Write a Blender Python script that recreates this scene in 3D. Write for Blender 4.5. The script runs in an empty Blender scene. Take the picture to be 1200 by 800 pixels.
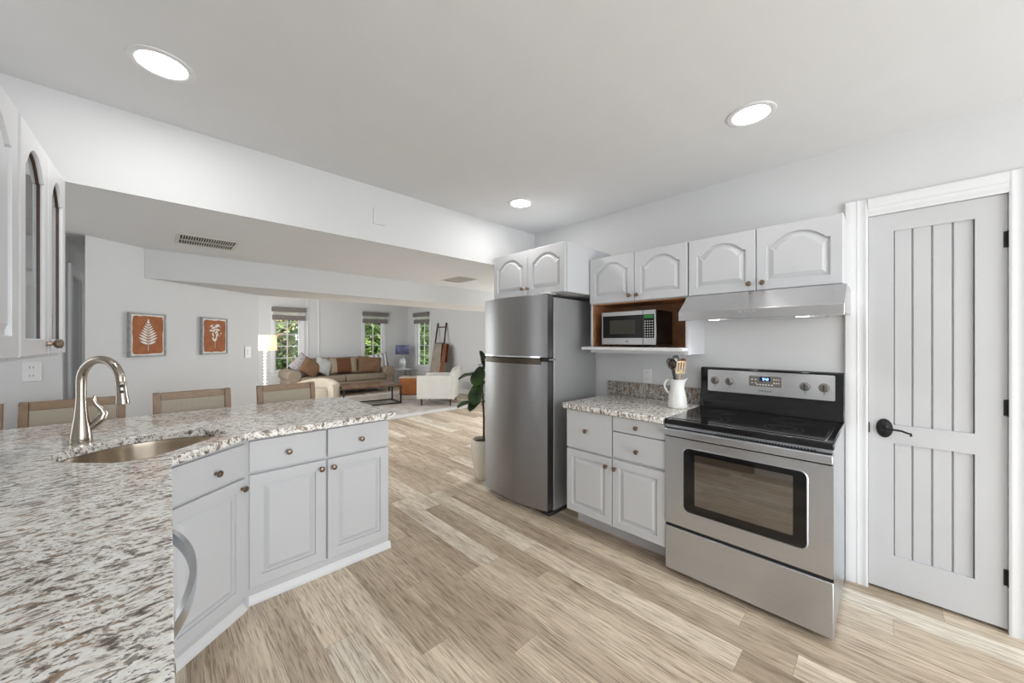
import bpy, bmesh, math, random
from mathutils import Vector, Matrix
random.seed(7)
R = math.radians
PI = math.pi
scene = bpy.context.scene
COL = scene.collection

# ------------------------------------------------------------------ camera
CAM_H = 1.38
FWD = math.atan(418 / 428.0)
cam_data = bpy.data.cameras.new('camera')
cam_data.sensor_width = 36.0
cam_data.lens = 428.0 / 1200.0 * 36.0
cam_data.clip_start = 0.02
cam_data.clip_end = 200
cam = bpy.data.objects.new('camera', cam_data)
COL.objects.link(cam)
cam.location = (0, 0, CAM_H)
cam.rotation_euler = (PI / 2, 0, -FWD)
scene.camera = cam

# ------------------------------------------------------------------ view + world
scene.view_settings.view_transform = 'Standard'
scene.view_settings.look = 'None'
scene.view_settings.exposure = 0.52
scene.view_settings.gamma = 1.0
scene.view_settings.use_curve_mapping = False
world = bpy.data.worlds.new('world')
scene.world = world
world.use_nodes = True
bg = world.node_tree.nodes['Background']
bg.inputs[0].default_value = (0.93, 0.97, 1.0, 1)
bg.inputs[1].default_value = 1.25


def area(name, loc, rot, sx, sy, power, color=(1, 1, 1)):
    l = bpy.data.lights.new(name, 'AREA')
    l.shape = 'RECTANGLE'
    l.size = sx
    l.size_y = sy
    l.energy = power
    l.color = color
    o = bpy.data.objects.new(name, l)
    COL.objects.link(o)
    o.location = loc
    o.rotation_euler = rot
    return o


# added fill lights out of view; none comes through a known window
area('rear_fill', (1.0, -2.95, 1.25), (R(90), 0, 0), 2.4, 2.2, 64, (0.90, 0.955, 1.0))  # added to light the kitchen from behind the camera
area('left_fill', (-0.57, -1.75, 1.62), (0, R(-90), 0), 1.1, 1.1, 2, (0.94, 0.97, 1.0))  # added to brighten the right wall and range front
area('living_fill', (0.95, 7.6, 1.4), (0, R(-90), 0), 2.0, 4.6, 42, (0.95, 0.975, 1.0))  # added to brighten the living room from its hidden left wall
area('side_fill', (5.7, 3.5, 1.3), (0, R(70), 0), 1.4, 1.3, 52, (0.95, 0.975, 1.0))  # added to brighten the picture wall from behind the refrigerator
sun = bpy.data.lights.new('sun', 'SUN')
sun.energy = 3.0
sun.angle = R(1.0)
sun.color = (1.0, 0.96, 0.9)
sun_o = bpy.data.objects.new('sun', sun)
COL.objects.link(sun_o)
sun_o.rotation_euler = (R(33), 0, R(-8))
area('dining_fill', (-1.6, 3.2, 1.4), (0, R(-90), 0), 1.2, 0.9, 4, (0.95, 0.975, 1.0))  # added fill for the dining area; the wall here has no window

# ------------------------------------------------------------------ materials
MATS = {}


def new_mat(name):
    m = bpy.data.materials.new(name)
    m.use_nodes = True
    MATS[name] = m
    nt = m.node_tree
    return m, nt, nt.nodes['Principled BSDF']


def N(nt, typ, **kw):
    n = nt.nodes.new(typ)
    for k, v in kw.items():
        setattr(n, k, v)
    return n


def L(nt, a, b):
    nt.links.new(a, b)


def ramp(nt, stops, interp='LINEAR'):
    n = nt.nodes.new('ShaderNodeValToRGB')
    cr = n.color_ramp
    cr.interpolation = interp
    while len(cr.elements) < len(stops):
        cr.elements.new(0.5)
    for e, (p, c) in zip(cr.elements, stops):
        e.position = p
        e.color = (c[0], c[1], c[2], 1)
    return n


def mix(nt, blend='MIX'):
    n = nt.nodes.new('ShaderNodeMix')
    n.data_type = 'RGBA'
    n.blend_type = blend
    return n


def plain(name, color, rough=0.5, metal=0.0, vary=0.03, scale=6.0, bump=0.0, bscale=120.0, spec=None, coat=0.0):
    m, nt, b = new_mat(name)
    tc = N(nt, 'ShaderNodeTexCoord')
    nz = N(nt, 'ShaderNodeTexNoise')
    nz.inputs['Scale'].default_value = scale
    nz.inputs['Detail'].default_value = 3
    L(nt, tc.outputs['Object'], nz.inputs['Vector'])
    lo = [max(0, c * (1 - vary)) for c in color]
    hi = [min(1, c * (1 + vary)) for c in color]
    rp = ramp(nt, [(0.3, lo), (0.7, hi)])
    L(nt, nz.outputs['Fac'], rp.inputs[0])
    L(nt, rp.outputs[0], b.inputs['Base Color'])
    b.inputs['Roughness'].default_value = rough
    b.inputs['Metallic'].default_value = metal
    if spec is not None:
        b.inputs['Specular IOR Level'].default_value = spec
    if coat:
        b.inputs['Coat Weight'].default_value = coat
    if bump:
        n2 = N(nt, 'ShaderNodeTexNoise')
        n2.inputs['Scale'].default_value = bscale
        n2.inputs['Detail'].default_value = 4
        L(nt, tc.outputs['Object'], n2.inputs['Vector'])
        bp = N(nt, 'ShaderNodeBump')
        bp.inputs['Strength'].default_value = bump
        bp.inputs['Distance'].default_value = 0.004
        L(nt, n2.outputs['Fac'], bp.inputs['Height'])
        L(nt, bp.outputs[0], b.inputs['Normal'])
    return m


def emis(name, color, strength):
    m, nt, b = new_mat(name)
    b.inputs['Base Color'].default_value = (*color, 1)
    b.inputs['Emission Color'].default_value = (*color, 1)
    b.inputs['Emission Strength'].default_value = strength
    return m


wall_m = plain('wall_paint', (0.66, 0.66, 0.66), 0.75, vary=0.008, bump=0.08, bscale=60)
ceil_m = plain('ceiling_paint', (0.74, 0.745, 0.75), 0.85, vary=0.01, bump=0.1, bscale=40)
trim_m = plain('white_trim', (0.76, 0.76, 0.765), 0.38, vary=0.005)
cab_m = plain('cabinet_paint', (0.61, 0.615, 0.63), 0.36, vary=0.008)
door_m = plain('door_paint', (0.58, 0.58, 0.585), 0.42, vary=0.008)
niche_m = plain('brown_wood_interior', (0.46, 0.22, 0.10), 0.45, vary=0.25, scale=9)
bronze_m = plain('antique_bronze', (0.26, 0.19, 0.14), 0.3, 0.9, vary=0.35, scale=60)
black_m = plain('black_iron', (0.012, 0.012, 0.012), 0.4, 0.3)
blackgl_m = plain('black_gloss', (0.006, 0.006, 0.007), 0.07, 0.0)
ctop_m = plain('cooktop_glass', (0.008, 0.008, 0.009), 0.08, vary=0.6, scale=90)
ctop_m.node_tree.nodes['Principled BSDF'].inputs['IOR'].default_value = 1.9
darkplas_m = plain('dark_plastic', (0.03, 0.03, 0.03), 0.35)
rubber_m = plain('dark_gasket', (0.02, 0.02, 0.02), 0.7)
chrome_m = plain('chrome', (0.75, 0.75, 0.76), 0.12, 1.0)
ceramic_m = plain('white_ceramic', (0.85, 0.84, 0.81), 0.2, bump=0.0)
cream_cer_m = plain('cream_ceramic', (0.83, 0.79, 0.68), 0.25)
plate_m = plain('outlet_plate', (0.78, 0.78, 0.77), 0.35)
slot_m = plain('outlet_slot', (0.05, 0.05, 0.05), 0.5)
stoolwood_m = plain('stool_wood', (0.29, 0.19, 0.12), 0.45, vary=0.22, scale=18)
darkwood_m = plain('dark_wood', (0.07, 0.035, 0.02), 0.4, vary=0.3, scale=14)
tablewood_m = plain('table_wood', (0.16, 0.09, 0.055), 0.25, vary=0.4, scale=8)
sofa_m = plain('sofa_fabric', (0.27, 0.215, 0.16), 0.9, vary=0.08, bump=0.3, bscale=300)
cream_m = plain('cream_fabric', (0.52, 0.45, 0.36), 0.9, vary=0.04, bump=0.2, bscale=300)
white_fab_m = plain('white_fabric', (0.64, 0.62, 0.58), 0.9, vary=0.03, bump=0.2, bscale=300)
grey_fab_m = plain('grey_fabric', (0.45, 0.46, 0.45), 0.9, vary=0.1, bump=0.2, bscale=300)
rust_fab_m = plain('rust_fabric', (0.23, 0.085, 0.035), 0.85, vary=0.2, bump=0.2, bscale=200)
brown_fab_m = plain('brown_fabric', (0.19, 0.105, 0.055), 0.85, vary=0.2, bump=0.2, bscale=200)
taupe_fab_m = plain('taupe_knit', (0.34, 0.29, 0.23), 0.95, vary=0.15, bump=0.5, bscale=120)
leather_m = plain('tan_leather', (0.36, 0.115, 0.03), 0.4, vary=0.2, scale=5)
shade_m = plain('woven_shade', (0.20, 0.18, 0.165), 0.9, vary=0.3, scale=120)
glassbase_m = plain('lamp_glass_base', (0.7, 0.72, 0.74), 0.1, 0.3)
soil_m = plain('potting_soil', (0.03, 0.022, 0.016), 0.95, vary=0.5, scale=90)
stem_m = plain('plant_stem', (0.12, 0.08, 0.045), 0.8)
framewood_m = plain('grey_frame_wood', (0.36, 0.37, 0.36), 0.6, vary=0.2, scale=30)
paper_m = plain('white_paper', (0.80, 0.77, 0.72), 0.8, vary=0.05, scale=40)
terracotta_m = plain('terracotta_print', (0.34, 0.115, 0.04), 0.75, vary=0.18, scale=30)
spoonwood_m = plain('pale_spoon_wood', (0.62, 0.46, 0.28), 0.5, vary=0.15, scale=25)
ventm = plain('vent_metal', (0.62, 0.6, 0.55), 0.5)
rug_m = plain('rug_pile', (0.52, 0.48, 0.43), 0.98, vary=0.22, scale=5, bump=0.6, bscale=90)
rugborder_m = plain('rug_border', (0.70, 0.68, 0.65), 0.98, vary=0.05, scale=20, bump=0.6, bscale=90)
bark_m = plain('bark', (0.09, 0.06, 0.04), 0.9, vary=0.3, bump=0.6, bscale=30)
grass_m = plain('grass', (0.09, 0.15, 0.03), 0.95, vary=0.4, scale=3)
shade_glow_m = emis('floor_lamp_shade', (1.0, 0.78, 0.45), 0.42)
shade_glow_m.node_tree.nodes['Principled BSDF'].inputs['Base Color'].default_value = (0.8, 0.7, 0.5, 1)
blueshade_m = plain('blue_grey_lampshade', (0.13, 0.14, 0.24), 0.8, vary=0.4, scale=5)
light_m = emis('lamp_diffuser', (1, 1, 1), 9.0)
hoodlight_m = emis('hood_lamp', (1, 0.98, 0.94), 9.0)
led_m = emis('blue_digits', (0.35, 0.6, 1.0), 2.2)
green_led_m = emis('green_display', (0.01, 0.10, 0.02), 0.6)


def steel(name, color, rough, aniso=0.8, stretch=(1, 1, 60)):
    m, nt, b = new_mat(name)
    tc = N(nt, 'ShaderNodeTexCoord')
    mp = N(nt, 'ShaderNodeMapping')
    mp.inputs['Scale'].default_value = stretch
    L(nt, tc.outputs['Object'], mp.inputs['Vector'])
    nz = N(nt, 'ShaderNodeTexNoise')
    nz.inputs['Scale'].default_value = 9
    nz.inputs['Detail'].default_value = 4
    L(nt, mp.outputs[0], nz.inputs['Vector'])
    rp = ramp(nt, [(0.3, [c * 0.94 for c in color]), (0.7, [min(1, c * 1.05) for c in color])])
    L(nt, nz.outputs['Fac'], rp.inputs[0])
    L(nt, rp.outputs[0], b.inputs['Base Color'])
    b.inputs['Metallic'].default_value = 1.0
    b.inputs['Roughness'].default_value = rough
    b.inputs['Anisotropic'].default_value = aniso
    if aniso:
        tg = N(nt, 'ShaderNodeTangent', direction_type='RADIAL', axis='Z')
        L(nt, tg.outputs[0], b.inputs['Tangent'])
        b.inputs['Anisotropic Rotation'].default_value = 0.25
    return m


steel_m = steel('brushed_steel', (0.62, 0.65, 0.69), 0.29)
fridge_m = steel('fridge_steel', (0.35, 0.35, 0.355), 0.34)
fridgeside_m = plain('fridge_side_grey', (0.36, 0.36, 0.36), 0.38, 0.2, vary=0.03, bump=0.15, bscale=400)
sink_m = steel('sink_steel', (0.55, 0.47, 0.38), 0.22)  # warm brown reflections are put into the steel colour
nickel_m = steel('brushed_nickel', (0.50, 0.45, 0.385), 0.2, 0.2)


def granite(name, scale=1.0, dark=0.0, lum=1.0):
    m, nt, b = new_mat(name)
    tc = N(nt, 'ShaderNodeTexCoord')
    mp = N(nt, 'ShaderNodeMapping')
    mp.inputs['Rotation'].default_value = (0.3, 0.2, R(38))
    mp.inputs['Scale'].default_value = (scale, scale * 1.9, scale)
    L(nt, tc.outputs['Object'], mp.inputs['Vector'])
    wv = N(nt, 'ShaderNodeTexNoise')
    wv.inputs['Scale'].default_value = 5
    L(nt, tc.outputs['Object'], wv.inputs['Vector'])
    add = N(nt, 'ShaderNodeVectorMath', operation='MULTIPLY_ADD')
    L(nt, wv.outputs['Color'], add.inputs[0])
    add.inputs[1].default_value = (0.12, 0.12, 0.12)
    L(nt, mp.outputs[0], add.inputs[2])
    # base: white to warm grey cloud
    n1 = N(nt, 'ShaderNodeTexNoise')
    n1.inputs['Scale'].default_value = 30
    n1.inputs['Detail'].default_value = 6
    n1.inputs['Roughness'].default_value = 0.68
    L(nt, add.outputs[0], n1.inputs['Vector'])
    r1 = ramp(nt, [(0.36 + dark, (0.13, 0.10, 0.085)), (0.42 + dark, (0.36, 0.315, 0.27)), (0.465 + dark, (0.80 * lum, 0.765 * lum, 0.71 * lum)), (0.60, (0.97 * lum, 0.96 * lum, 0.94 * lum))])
    L(nt, n1.outputs['Fac'], r1.inputs[0])
    # brown mineral streaks
    n2 = N(nt, 'ShaderNodeTexNoise')
    n2.inputs['Scale'].default_value = 38
    n2.inputs['Detail'].default_value = 3
    n2.inputs['Distortion'].default_value = 0.6
    L(nt, add.outputs[0], n2.inputs['Vector'])
    r2 = ramp(nt, [(0.575 - dark, (0, 0, 0)), (0.62 - dark, (0.85, 0.85, 0.85))])
    L(nt, n2.outputs['Fac'], r2.inputs[0])
    n2b = N(nt, 'ShaderNodeTexNoise')
    n2b.inputs['Scale'].default_value = 3.5
    L(nt, tc.outputs['Object'], n2b.inputs['Vector'])
    r2b = ramp(nt, [(0.42, (0.20, 0.165, 0.14)), (0.62, (0.36, 0.22, 0.12))])
    L(nt, n2b.outputs['Fac'], r2b.inputs[0])
    m1 = mix(nt)
    L(nt, r2.outputs[0], m1.inputs['Factor'])
    L(nt, r1.outputs[0], m1.inputs['A'])
    L(nt, r2b.outputs[0], m1.inputs['B'])
    # dark flecks
    n3 = N(nt, 'ShaderNodeTexNoise')
    n3.inputs['Scale'].default_value = 85
    n3.inputs['Detail'].default_value = 3
    L(nt, add.outputs[0], n3.inputs['Vector'])
    r3 = ramp(nt, [(0.60 - dark * 0.6, (0, 0, 0)), (0.64 - dark * 0.6, (0.85, 0.85, 0.85))])
    L(nt, n3.outputs['Fac'], r3.inputs[0])
    m2 = mix(nt)
    L(nt, r3.outputs[0], m2.inputs['Factor'])
    L(nt, m1.outputs['Result'], m2.inputs['A'])
    m2.inputs['B'].default_value = (0.05, 0.042, 0.04, 1)
    L(nt, m2.outputs['Result'], b.inputs['Base Color'])
    b.inputs['Roughness'].default_value = 0.10
    return m


granite_m = granite('granite')
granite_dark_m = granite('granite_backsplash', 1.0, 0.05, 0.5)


def plank_floor():
    m, nt, b = new_mat('plank_floor')
    tc = N(nt, 'ShaderNodeTexCoord')
    sp = N(nt, 'ShaderNodeSeparateXYZ')
    L(nt, tc.outputs['Object'], sp.inputs[0])

    def math_(op, a, bb=None, c=None):
        n = N(nt, 'ShaderNodeMath', operation=op)
        for i, v in enumerate((a, bb, c)):
            if v is None:
                continue
            if isinstance(v, (int, float)):
                n.inputs[i].default_value = v
            else:
                L(nt, v, n.inputs[i])
        return n.outputs[0]
    W, LEN = 0.149, 1.22
    u = math_('DIVIDE', math_('SUBTRACT', sp.outputs['X'], 0.094), W)
    row = math_('FLOOR', u)
    fu = math_('FRACT', u)
    wn = N(nt, 'ShaderNodeTexWhiteNoise', noise_dimensions='1D')
    L(nt, row, wn.inputs['W'])
    v = math_('ADD', math_('DIVIDE', sp.outputs['Y'], LEN), math_('MULTIPLY', wn.outputs['Value'], 7.0))
    col = math_('FLOOR', v)
    fv = math_('FRACT', v)
    cb = N(nt, 'ShaderNodeCombineXYZ')
    L(nt, row, cb.inputs[0])
    L(nt, col, cb.inputs[1])
    w2 = N(nt, 'ShaderNodeTexWhiteNoise', noise_dimensions='2D')
    L(nt, cb.outputs[0], w2.inputs['Vector'])
    base = ramp(nt, [(0.0, (0.62, 0.50, 0.375)), (0.35, (0.76, 0.63, 0.485)), (0.7, (0.90, 0.765, 0.605)), (0.85, (0.98, 0.85, 0.69)), (1.0, (1.0, 0.93, 0.80))])
    L(nt, w2.outputs['Value'], base.inputs[0])
    # grain, shifted per plank
    mp = N(nt, 'ShaderNodeMapping')
    mp.inputs['Scale'].default_value = (62, 3.0, 1)
    L(nt, tc.outputs['Object'], mp.inputs['Vector'])
    off = N(nt, 'ShaderNodeVectorMath', operation='MULTIPLY_ADD')
    L(nt, w2.outputs['Color'], off.inputs[0])
    off.inputs[1].default_value = (40, 40, 40)
    L(nt, mp.outputs[0], off.inputs[2])
    g = N(nt, 'ShaderNodeTexNoise')
    g.inputs['Scale'].default_value = 1.3
    g.inputs['Detail'].default_value = 7
    g.inputs['Roughness'].default_value = 0.68
    g.inputs['Distortion'].default_value = 0.9
    L(nt, off.outputs[0], g.inputs['Vector'])
    gr = ramp(nt, [(0.37, (0.56, 0.51, 0.46)), (0.46, (0.85, 0.835, 0.82)), (0.62, (1.0, 1.0, 1.0)), (0.75, (1.12, 1.12, 1.12))])
    L(nt, g.outputs['Fac'], gr.inputs[0])
    mm = mix(nt, 'MULTIPLY')
    mm.inputs['Factor'].default_value = 1.0
    L(nt, base.outputs[0], mm.inputs['A'])
    L(nt, gr.outputs[0], mm.inputs['B'])
    mp3 = N(nt, 'ShaderNodeMapping')
    mp3.inputs['Scale'].default_value = (11, 0.9, 1)
    L(nt, tc.outputs['Object'], mp3.inputs['Vector'])
    off3 = N(nt, 'ShaderNodeVectorMath', operation='MULTIPLY_ADD')
    L(nt, w2.outputs['Color'], off3.inputs[0])
    off3.inputs[1].default_value = (30, 30, 30)
    L(nt, mp3.outputs[0], off3.inputs[2])
    g3 = N(nt, 'ShaderNodeTexNoise')
    g3.inputs['Scale'].default_value = 1.0
    g3.inputs['Detail'].default_value = 3
    L(nt, off3.outputs[0], g3.inputs['Vector'])
    gr3 = ramp(nt, [(0.35, (0.74, 0.72, 0.70)), (0.6, (1.0, 1.0, 1.0))])
    L(nt, g3.outputs['Fac'], gr3.inputs[0])
    mlow = mix(nt, 'MULTIPLY')
    mlow.inputs['Factor'].default_value = 1.0
    L(nt, mm.outputs['Result'], mlow.inputs['A'])
    L(nt, gr3.outputs[0], mlow.inputs['B'])
    mm = mlow
    # fine ticks
    mp2 = N(nt, 'ShaderNodeMapping')
    mp2.inputs['Scale'].default_value = (150, 7, 1)
    L(nt, tc.outputs['Object'], mp2.inputs['Vector'])
    g2 = N(nt, 'ShaderNodeTexNoise')
    g2.inputs['Scale'].default_value = 1.0
    g2.inputs['Detail'].default_value = 3
    L(nt, mp2.outputs[0], g2.inputs['Vector'])
    gr2 = ramp(nt, [(0.36, (0.60, 0.56, 0.52)), (0.48, (1, 1, 1))])
    L(nt, g2.outputs['Fac'], gr2.inputs[0])
    m3 = mix(nt, 'MULTIPLY')
    m3.inputs['Factor'].default_value = 0.9
    L(nt, mm.outputs['Result'], m3.inputs['A'])
    L(nt, gr2.outputs[0], m3.inputs['B'])
    # seams
    eu = math_('MULTIPLY', math_('MINIMUM', fu, math_('SUBTRACT', 1.0, fu)), W)
    ev = math_('MULTIPLY', math_('MINIMUM', fv, math_('SUBTRACT', 1.0, fv)), LEN)
    seam = math_('LESS_THAN', math_('MINIMUM', eu, ev), 0.0009)
    m4 = mix(nt)
    L(nt, math_('MULTIPLY', seam, 0.6), m4.inputs['Factor'])
    L(nt, m3.outputs['Result'], m4.inputs['A'])
    m4.inputs['B'].default_value = (0.16, 0.12, 0.09, 1)
    L(nt, m4.outputs['Result'], b.inputs['Base Color'])
    b.inputs['Roughness'].default_value = 0.42
    bp = N(nt, 'ShaderNodeBump')
    bp.inputs['Strength'].default_value = 0.15
    bp.inputs['Distance'].default_value = 0.002
    L(nt, g.outputs['Fac'], bp.inputs['Height'])
    L(nt, bp.outputs[0], b.inputs['Normal'])
    return m


floor_m = plank_floor()


def cane():
    m, nt, b = new_mat('woven_fabric')
    tc = N(nt, 'ShaderNodeTexCoord')
    w = N(nt, 'ShaderNodeTexWave', wave_type='BANDS', bands_direction='X')
    w.inputs['Scale'].default_value = 60
    w.inputs['Distortion'].default_value = 2
    L(nt, tc.outputs['Object'], w.inputs['Vector'])
    rp = ramp(nt, [(0, (0.40, 0.35, 0.27)), (1, (0.52, 0.46, 0.37))])
    L(nt, w.outputs['Fac'], rp.inputs[0])
    L(nt, rp.outputs[0], b.inputs['Base Color'])
    b.inputs['Roughness'].default_value = 0.85
    return m


cane_m = cane()


def glass(name, tint=(1, 1, 1), refl=0.12):
    m, nt, b = new_mat(name)
    out = nt.nodes['Material Output']
    tr = N(nt, 'ShaderNodeBsdfTransparent')
    tr.inputs[0].default_value = (*tint, 1)
    gl = N(nt, 'ShaderNodeBsdfGlossy')
    gl.inputs['Roughness'].default_value = 0.02
    lw = N(nt, 'ShaderNodeLayerWeight')
    pw = N(nt, 'ShaderNodeMath', operation='POWER')
    L(nt, lw.outputs['Facing'], pw.inputs[0])
    pw.inputs[1].default_value = 3.5
    ma = N(nt, 'ShaderNodeMath', operation='MULTIPLY_ADD')
    L(nt, pw.outputs[0], ma.inputs[0])
    ma.inputs[1].default_value = 0.93
    ma.inputs[2].default_value = refl * 0.4
    ms = N(nt, 'ShaderNodeMixShader')
    L(nt, ma.outputs[0], ms.inputs[0])
    L(nt, tr.outputs[0], ms.inputs[1])
    L(nt, gl.outputs[0], ms.inputs[2])
    L(nt, ms.outputs[0], out.inputs['Surface'])
    return m


pane_m = glass('window_glass')
cabglass_m = glass('cabinet_glass', (0.75, 0.77, 0.78))


def sheer():
    m, nt, b = new_mat('sheer_shade')
    out = nt.nodes['Material Output']
    tr = N(nt, 'ShaderNodeBsdfTransparent')
    df = N(nt, 'ShaderNodeBsdfDiffuse')
    df.inputs[0].default_value = (0.75, 0.74, 0.72, 1)
    ms = N(nt, 'ShaderNodeMixShader')
    ms.inputs[0].default_value = 0.4
    L(nt, tr.outputs[0], ms.inputs[1])
    L(nt, df.outputs[0], ms.inputs[2])
    L(nt, ms.outputs[0], out.inputs['Surface'])
    return m


sheer_m = sheer()


def leafmat(name, c1, c2, c3, scale=2.0, trans=0.2):
    m, nt, b = new_mat(name)
    tc = N(nt, 'ShaderNodeTexCoord')
    nz = N(nt, 'ShaderNodeTexNoise')
    nz.inputs['Scale'].default_value = scale
    nz.inputs['Detail'].default_value = 4
    L(nt, tc.outputs['Object'], nz.inputs['Vector'])
    rp = ramp(nt, [(0.38, c1), (0.52, c2), (0.64, c3)])
    L(nt, nz.outputs['Fac'], rp.inputs[0])
    L(nt, rp.outputs[0], b.inputs['Base Color'])
    b.inputs['Roughness'].default_value = 0.55
    return m


tree_green_m = leafmat('tree_leaves', (0.07, 0.14, 0.03), (0.22, 0.36, 0.08), (0.50, 0.62, 0.20), 3)
tree_rust_m = leafmat('mixed_leaves', (0.10, 0.20, 0.06), (0.38, 0.46, 0.24), (0.50, 0.24, 0.14), 2.6)
fig_m = leafmat('fig_leaf', (0.012, 0.03, 0.008), (0.03, 0.07, 0.015), (0.05, 0.11, 0.02), 8)


# ------------------------------------------------------------------ mesh helpers
class G:
    def __init__(s):
        s.bm = bmesh.new()

    def box(s, x0, x1, y0, y1, z0, z1):
        vs = [s.bm.verts.new((x, y, z)) for x in (x0, x1) for y in (y0, y1) for z in (z0, z1)]
        for f in ((0, 1, 3, 2), (4, 6, 7, 5), (0, 4, 5, 1), (2, 3, 7, 6), (0, 2, 6, 4), (1, 5, 7, 3)):
            s.bm.faces.new([vs[i] for i in f])
        return s

    def prism(s, pts, axis, a, b):
        def P(p, h):
            return {'z': (p[0], p[1], h), 'y': (p[0], h, p[1]), 'x': (h, p[0], p[1])}[axis]
        A = [s.bm.verts.new(P(p, a)) for p in pts]
        B = [s.bm.verts.new(P(p, b)) for p in pts]
        s.bm.faces.new(A)
        s.bm.faces.new(B[::-1])
        n = len(pts)
        for i in range(n):
            s.bm.faces.new((A[i], A[(i + 1) % n], B[(i + 1) % n], B[i]))
        return s

    def loft(s, loops, cap=(True, True), closed=True):
        VS = [[s.bm.verts.new(p) for p in lp] for lp in loops]
        n = len(loops[0])
        rng = range(n) if closed else range(n - 1)
        for a, b in zip(VS, VS[1:]):
            for i in rng:
                j = (i + 1) % n
                s.bm.faces.new((a[i], a[j], b[j], b[i]))
        if cap[0]:
            s.bm.faces.new(VS[0][::-1])
        if cap[1]:
            s.bm.faces.new(VS[-1])
        return s

    def lathe(s, prof, o=(0, 0, 0), d=(0, 0, 1), seg=28, cap=(True, True)):
        q = Vector((0, 0, 1)).rotation_difference(Vector(d).normalized())
        loops = []
        for r, h in prof:
            r = max(r, 0.0004)
            loops.append([Vector(o) + q @ Vector((r * math.cos(2 * PI * i / seg), r * math.sin(2 * PI * i / seg), h)) for i in range(seg)])
        return s.loft(loops, cap)

    def cyl(s, p0, p1, r, r2=None, seg=20):
        p0, p1 = Vector(p0), Vector(p1)
        return s.lathe([(r, 0), (r if r2 is None else r2, (p1 - p0).length)], p0, p1 - p0, seg)

    def tube(s, pts, r, seg=14, flat=None):
        pts = [Vector(p) for p in pts]
        n = len(pts)
        rr = r if isinstance(r, (list, tuple)) else [r] * n
        loops = []
        up = None
        for i, p in enumerate(pts):
            t = (pts[min(i + 1, n - 1)] - pts[max(i - 1, 0)]).normalized()
            if up is None:
                up = t.orthogonal().normalized()
            up = (up - t * up.dot(t)).normalized()
            sd = t.cross(up)
            loops.append([p + (up * math.cos(2 * PI * k / seg) + sd * math.sin(2 * PI * k / seg)) * rr[i] for k in range(seg)])
        return s.loft(loops)

    def grid(s, f, nu, nv, closeu=False):
        V = [[s.bm.verts.new(f(i / nu, j / nv)) for j in range(nv + 1)] for i in range(nu + (0 if closeu else 1))]
        m = len(V)
        for i in range(nu if closeu else nu):
            for j in range(nv):
                s.bm.faces.new((V[i][j], V[(i + 1) % m][j], V[(i + 1) % m][j + 1], V[i][j + 1]))
        return s

    def build(s, name, mat, parent=None, smooth=True, bevel=0, seg=2, loc=None, rotz=None, solid=0, subsurf=0, angle=35):
        bm = s.bm
        if solid == 0:
            bmesh.ops.recalc_face_normals(bm, faces=bm.faces)
        if smooth:
            for f in bm.faces:
                f.smooth = True
            for e in bm.edges:
                if len(e.link_faces) == 2 and e.calc_face_angle(0) > R(angle):
                    e.smooth = False
        me = bpy.data.meshes.new(name)
        bm.to_mesh(me)
        bm.free()
        o = bpy.data.objects.new(name, me)
        me.materials.append(mat)
        COL.objects.link(o)
        if parent is not None:
            o.parent = parent
        if loc is not None:
            o.location = loc
        if rotz is not None:
            o.rotation_euler = (0, 0, rotz)
        if solid:
            md = o.modifiers.new('solid', 'SOLIDIFY')
            md.thickness = solid
            md.offset = 0
        if bevel:
            md = o.modifiers.new('bevel', 'BEVEL')
            md.width = bevel
            md.segments = seg
            md.limit_method = 'ANGLE'
            md.angle_limit = R(40)
            md.harden_normals = False
        if subsurf:
            md = o.modifiers.new('sub', 'SUBSURF')
            md.levels = subsurf
            md.render_levels = subsurf
        return o


def thing(name, label, cat, loc=(0, 0, 0), rotz=0, group=None):
    o = bpy.data.objects.new(name, None)
    o.empty_display_size = 0.1
    COL.objects.link(o)
    o.location = loc
    o.rotation_euler = (0, 0, rotz)
    return tag(o, label, cat, group)


def tag(o, label, cat, group=None):
    o['label'] = label
    o['category'] = cat
    if group:
        o['group'] = group
    return o


def struct(o):
    o['kind'] = 'structure'
    return o


def dup(root, loc, rotz, label, group):
    r = root.copy()
    COL.objects.link(r)
    r.location = loc
    r.rotation_euler = (0, 0, rotz)
    r['label'] = label
    r['group'] = group
    for ch in list(root.children):
        c = ch.copy()
        COL.objects.link(c)
        c.parent = r
        for g in list(ch.children):
            d = g.copy()
            COL.objects.link(d)
            d.parent = c
    return r


def catmull(pts, n=6):
    out = []
    m = len(pts)
    for i in range(m):
        p0, p1, p2, p3 = (Vector(pts[(i + k - 1) % m]) for k in range(4))
        for j in range(n):
            t = j / n
            out.append(0.5 * ((2 * p1) + (-p0 + p2) * t + (2 * p0 - 5 * p1 + 4 * p2 - p3) * t * t + (-p0 + 3 * p1 - 3 * p2 + p3) * t ** 3))
    return out


# ------------------------------------------------------------------ the shell
CEIL = 2.508
LOW = 2.105
struct(G().box(-1.9, 6.1, -3.1, 11.0, -0.1, 0).build('floor', floor_m, smooth=False))
struct(G().box(-0.75, 3.05, -3.1, 2.6, CEIL, CEIL + 0.1).build('ceiling', ceil_m, smooth=False))
struct(G().box(-1.9, 5.96, 2.62, 4.1, LOW, LOW + 0.1).box(-1.9, 0.0, 4.1, 5.2, LOW, LOW + 0.1).build('ceiling', ceil_m, smooth=False))
struct(G().box(0.5, 6.1, 4.6, 11.0, 2.75, 2.85).build('ceiling', ceil_m, smooth=False))
struct(G().box(-1.9, 3.0, 2.6, 2.62, LOW, CEIL + 0.1).box(-1.9, 3.0, 2.62, 2.72, LOW + 0.1, CEIL + 0.1).build('wall_header', wall_m, smooth=False))
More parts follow.
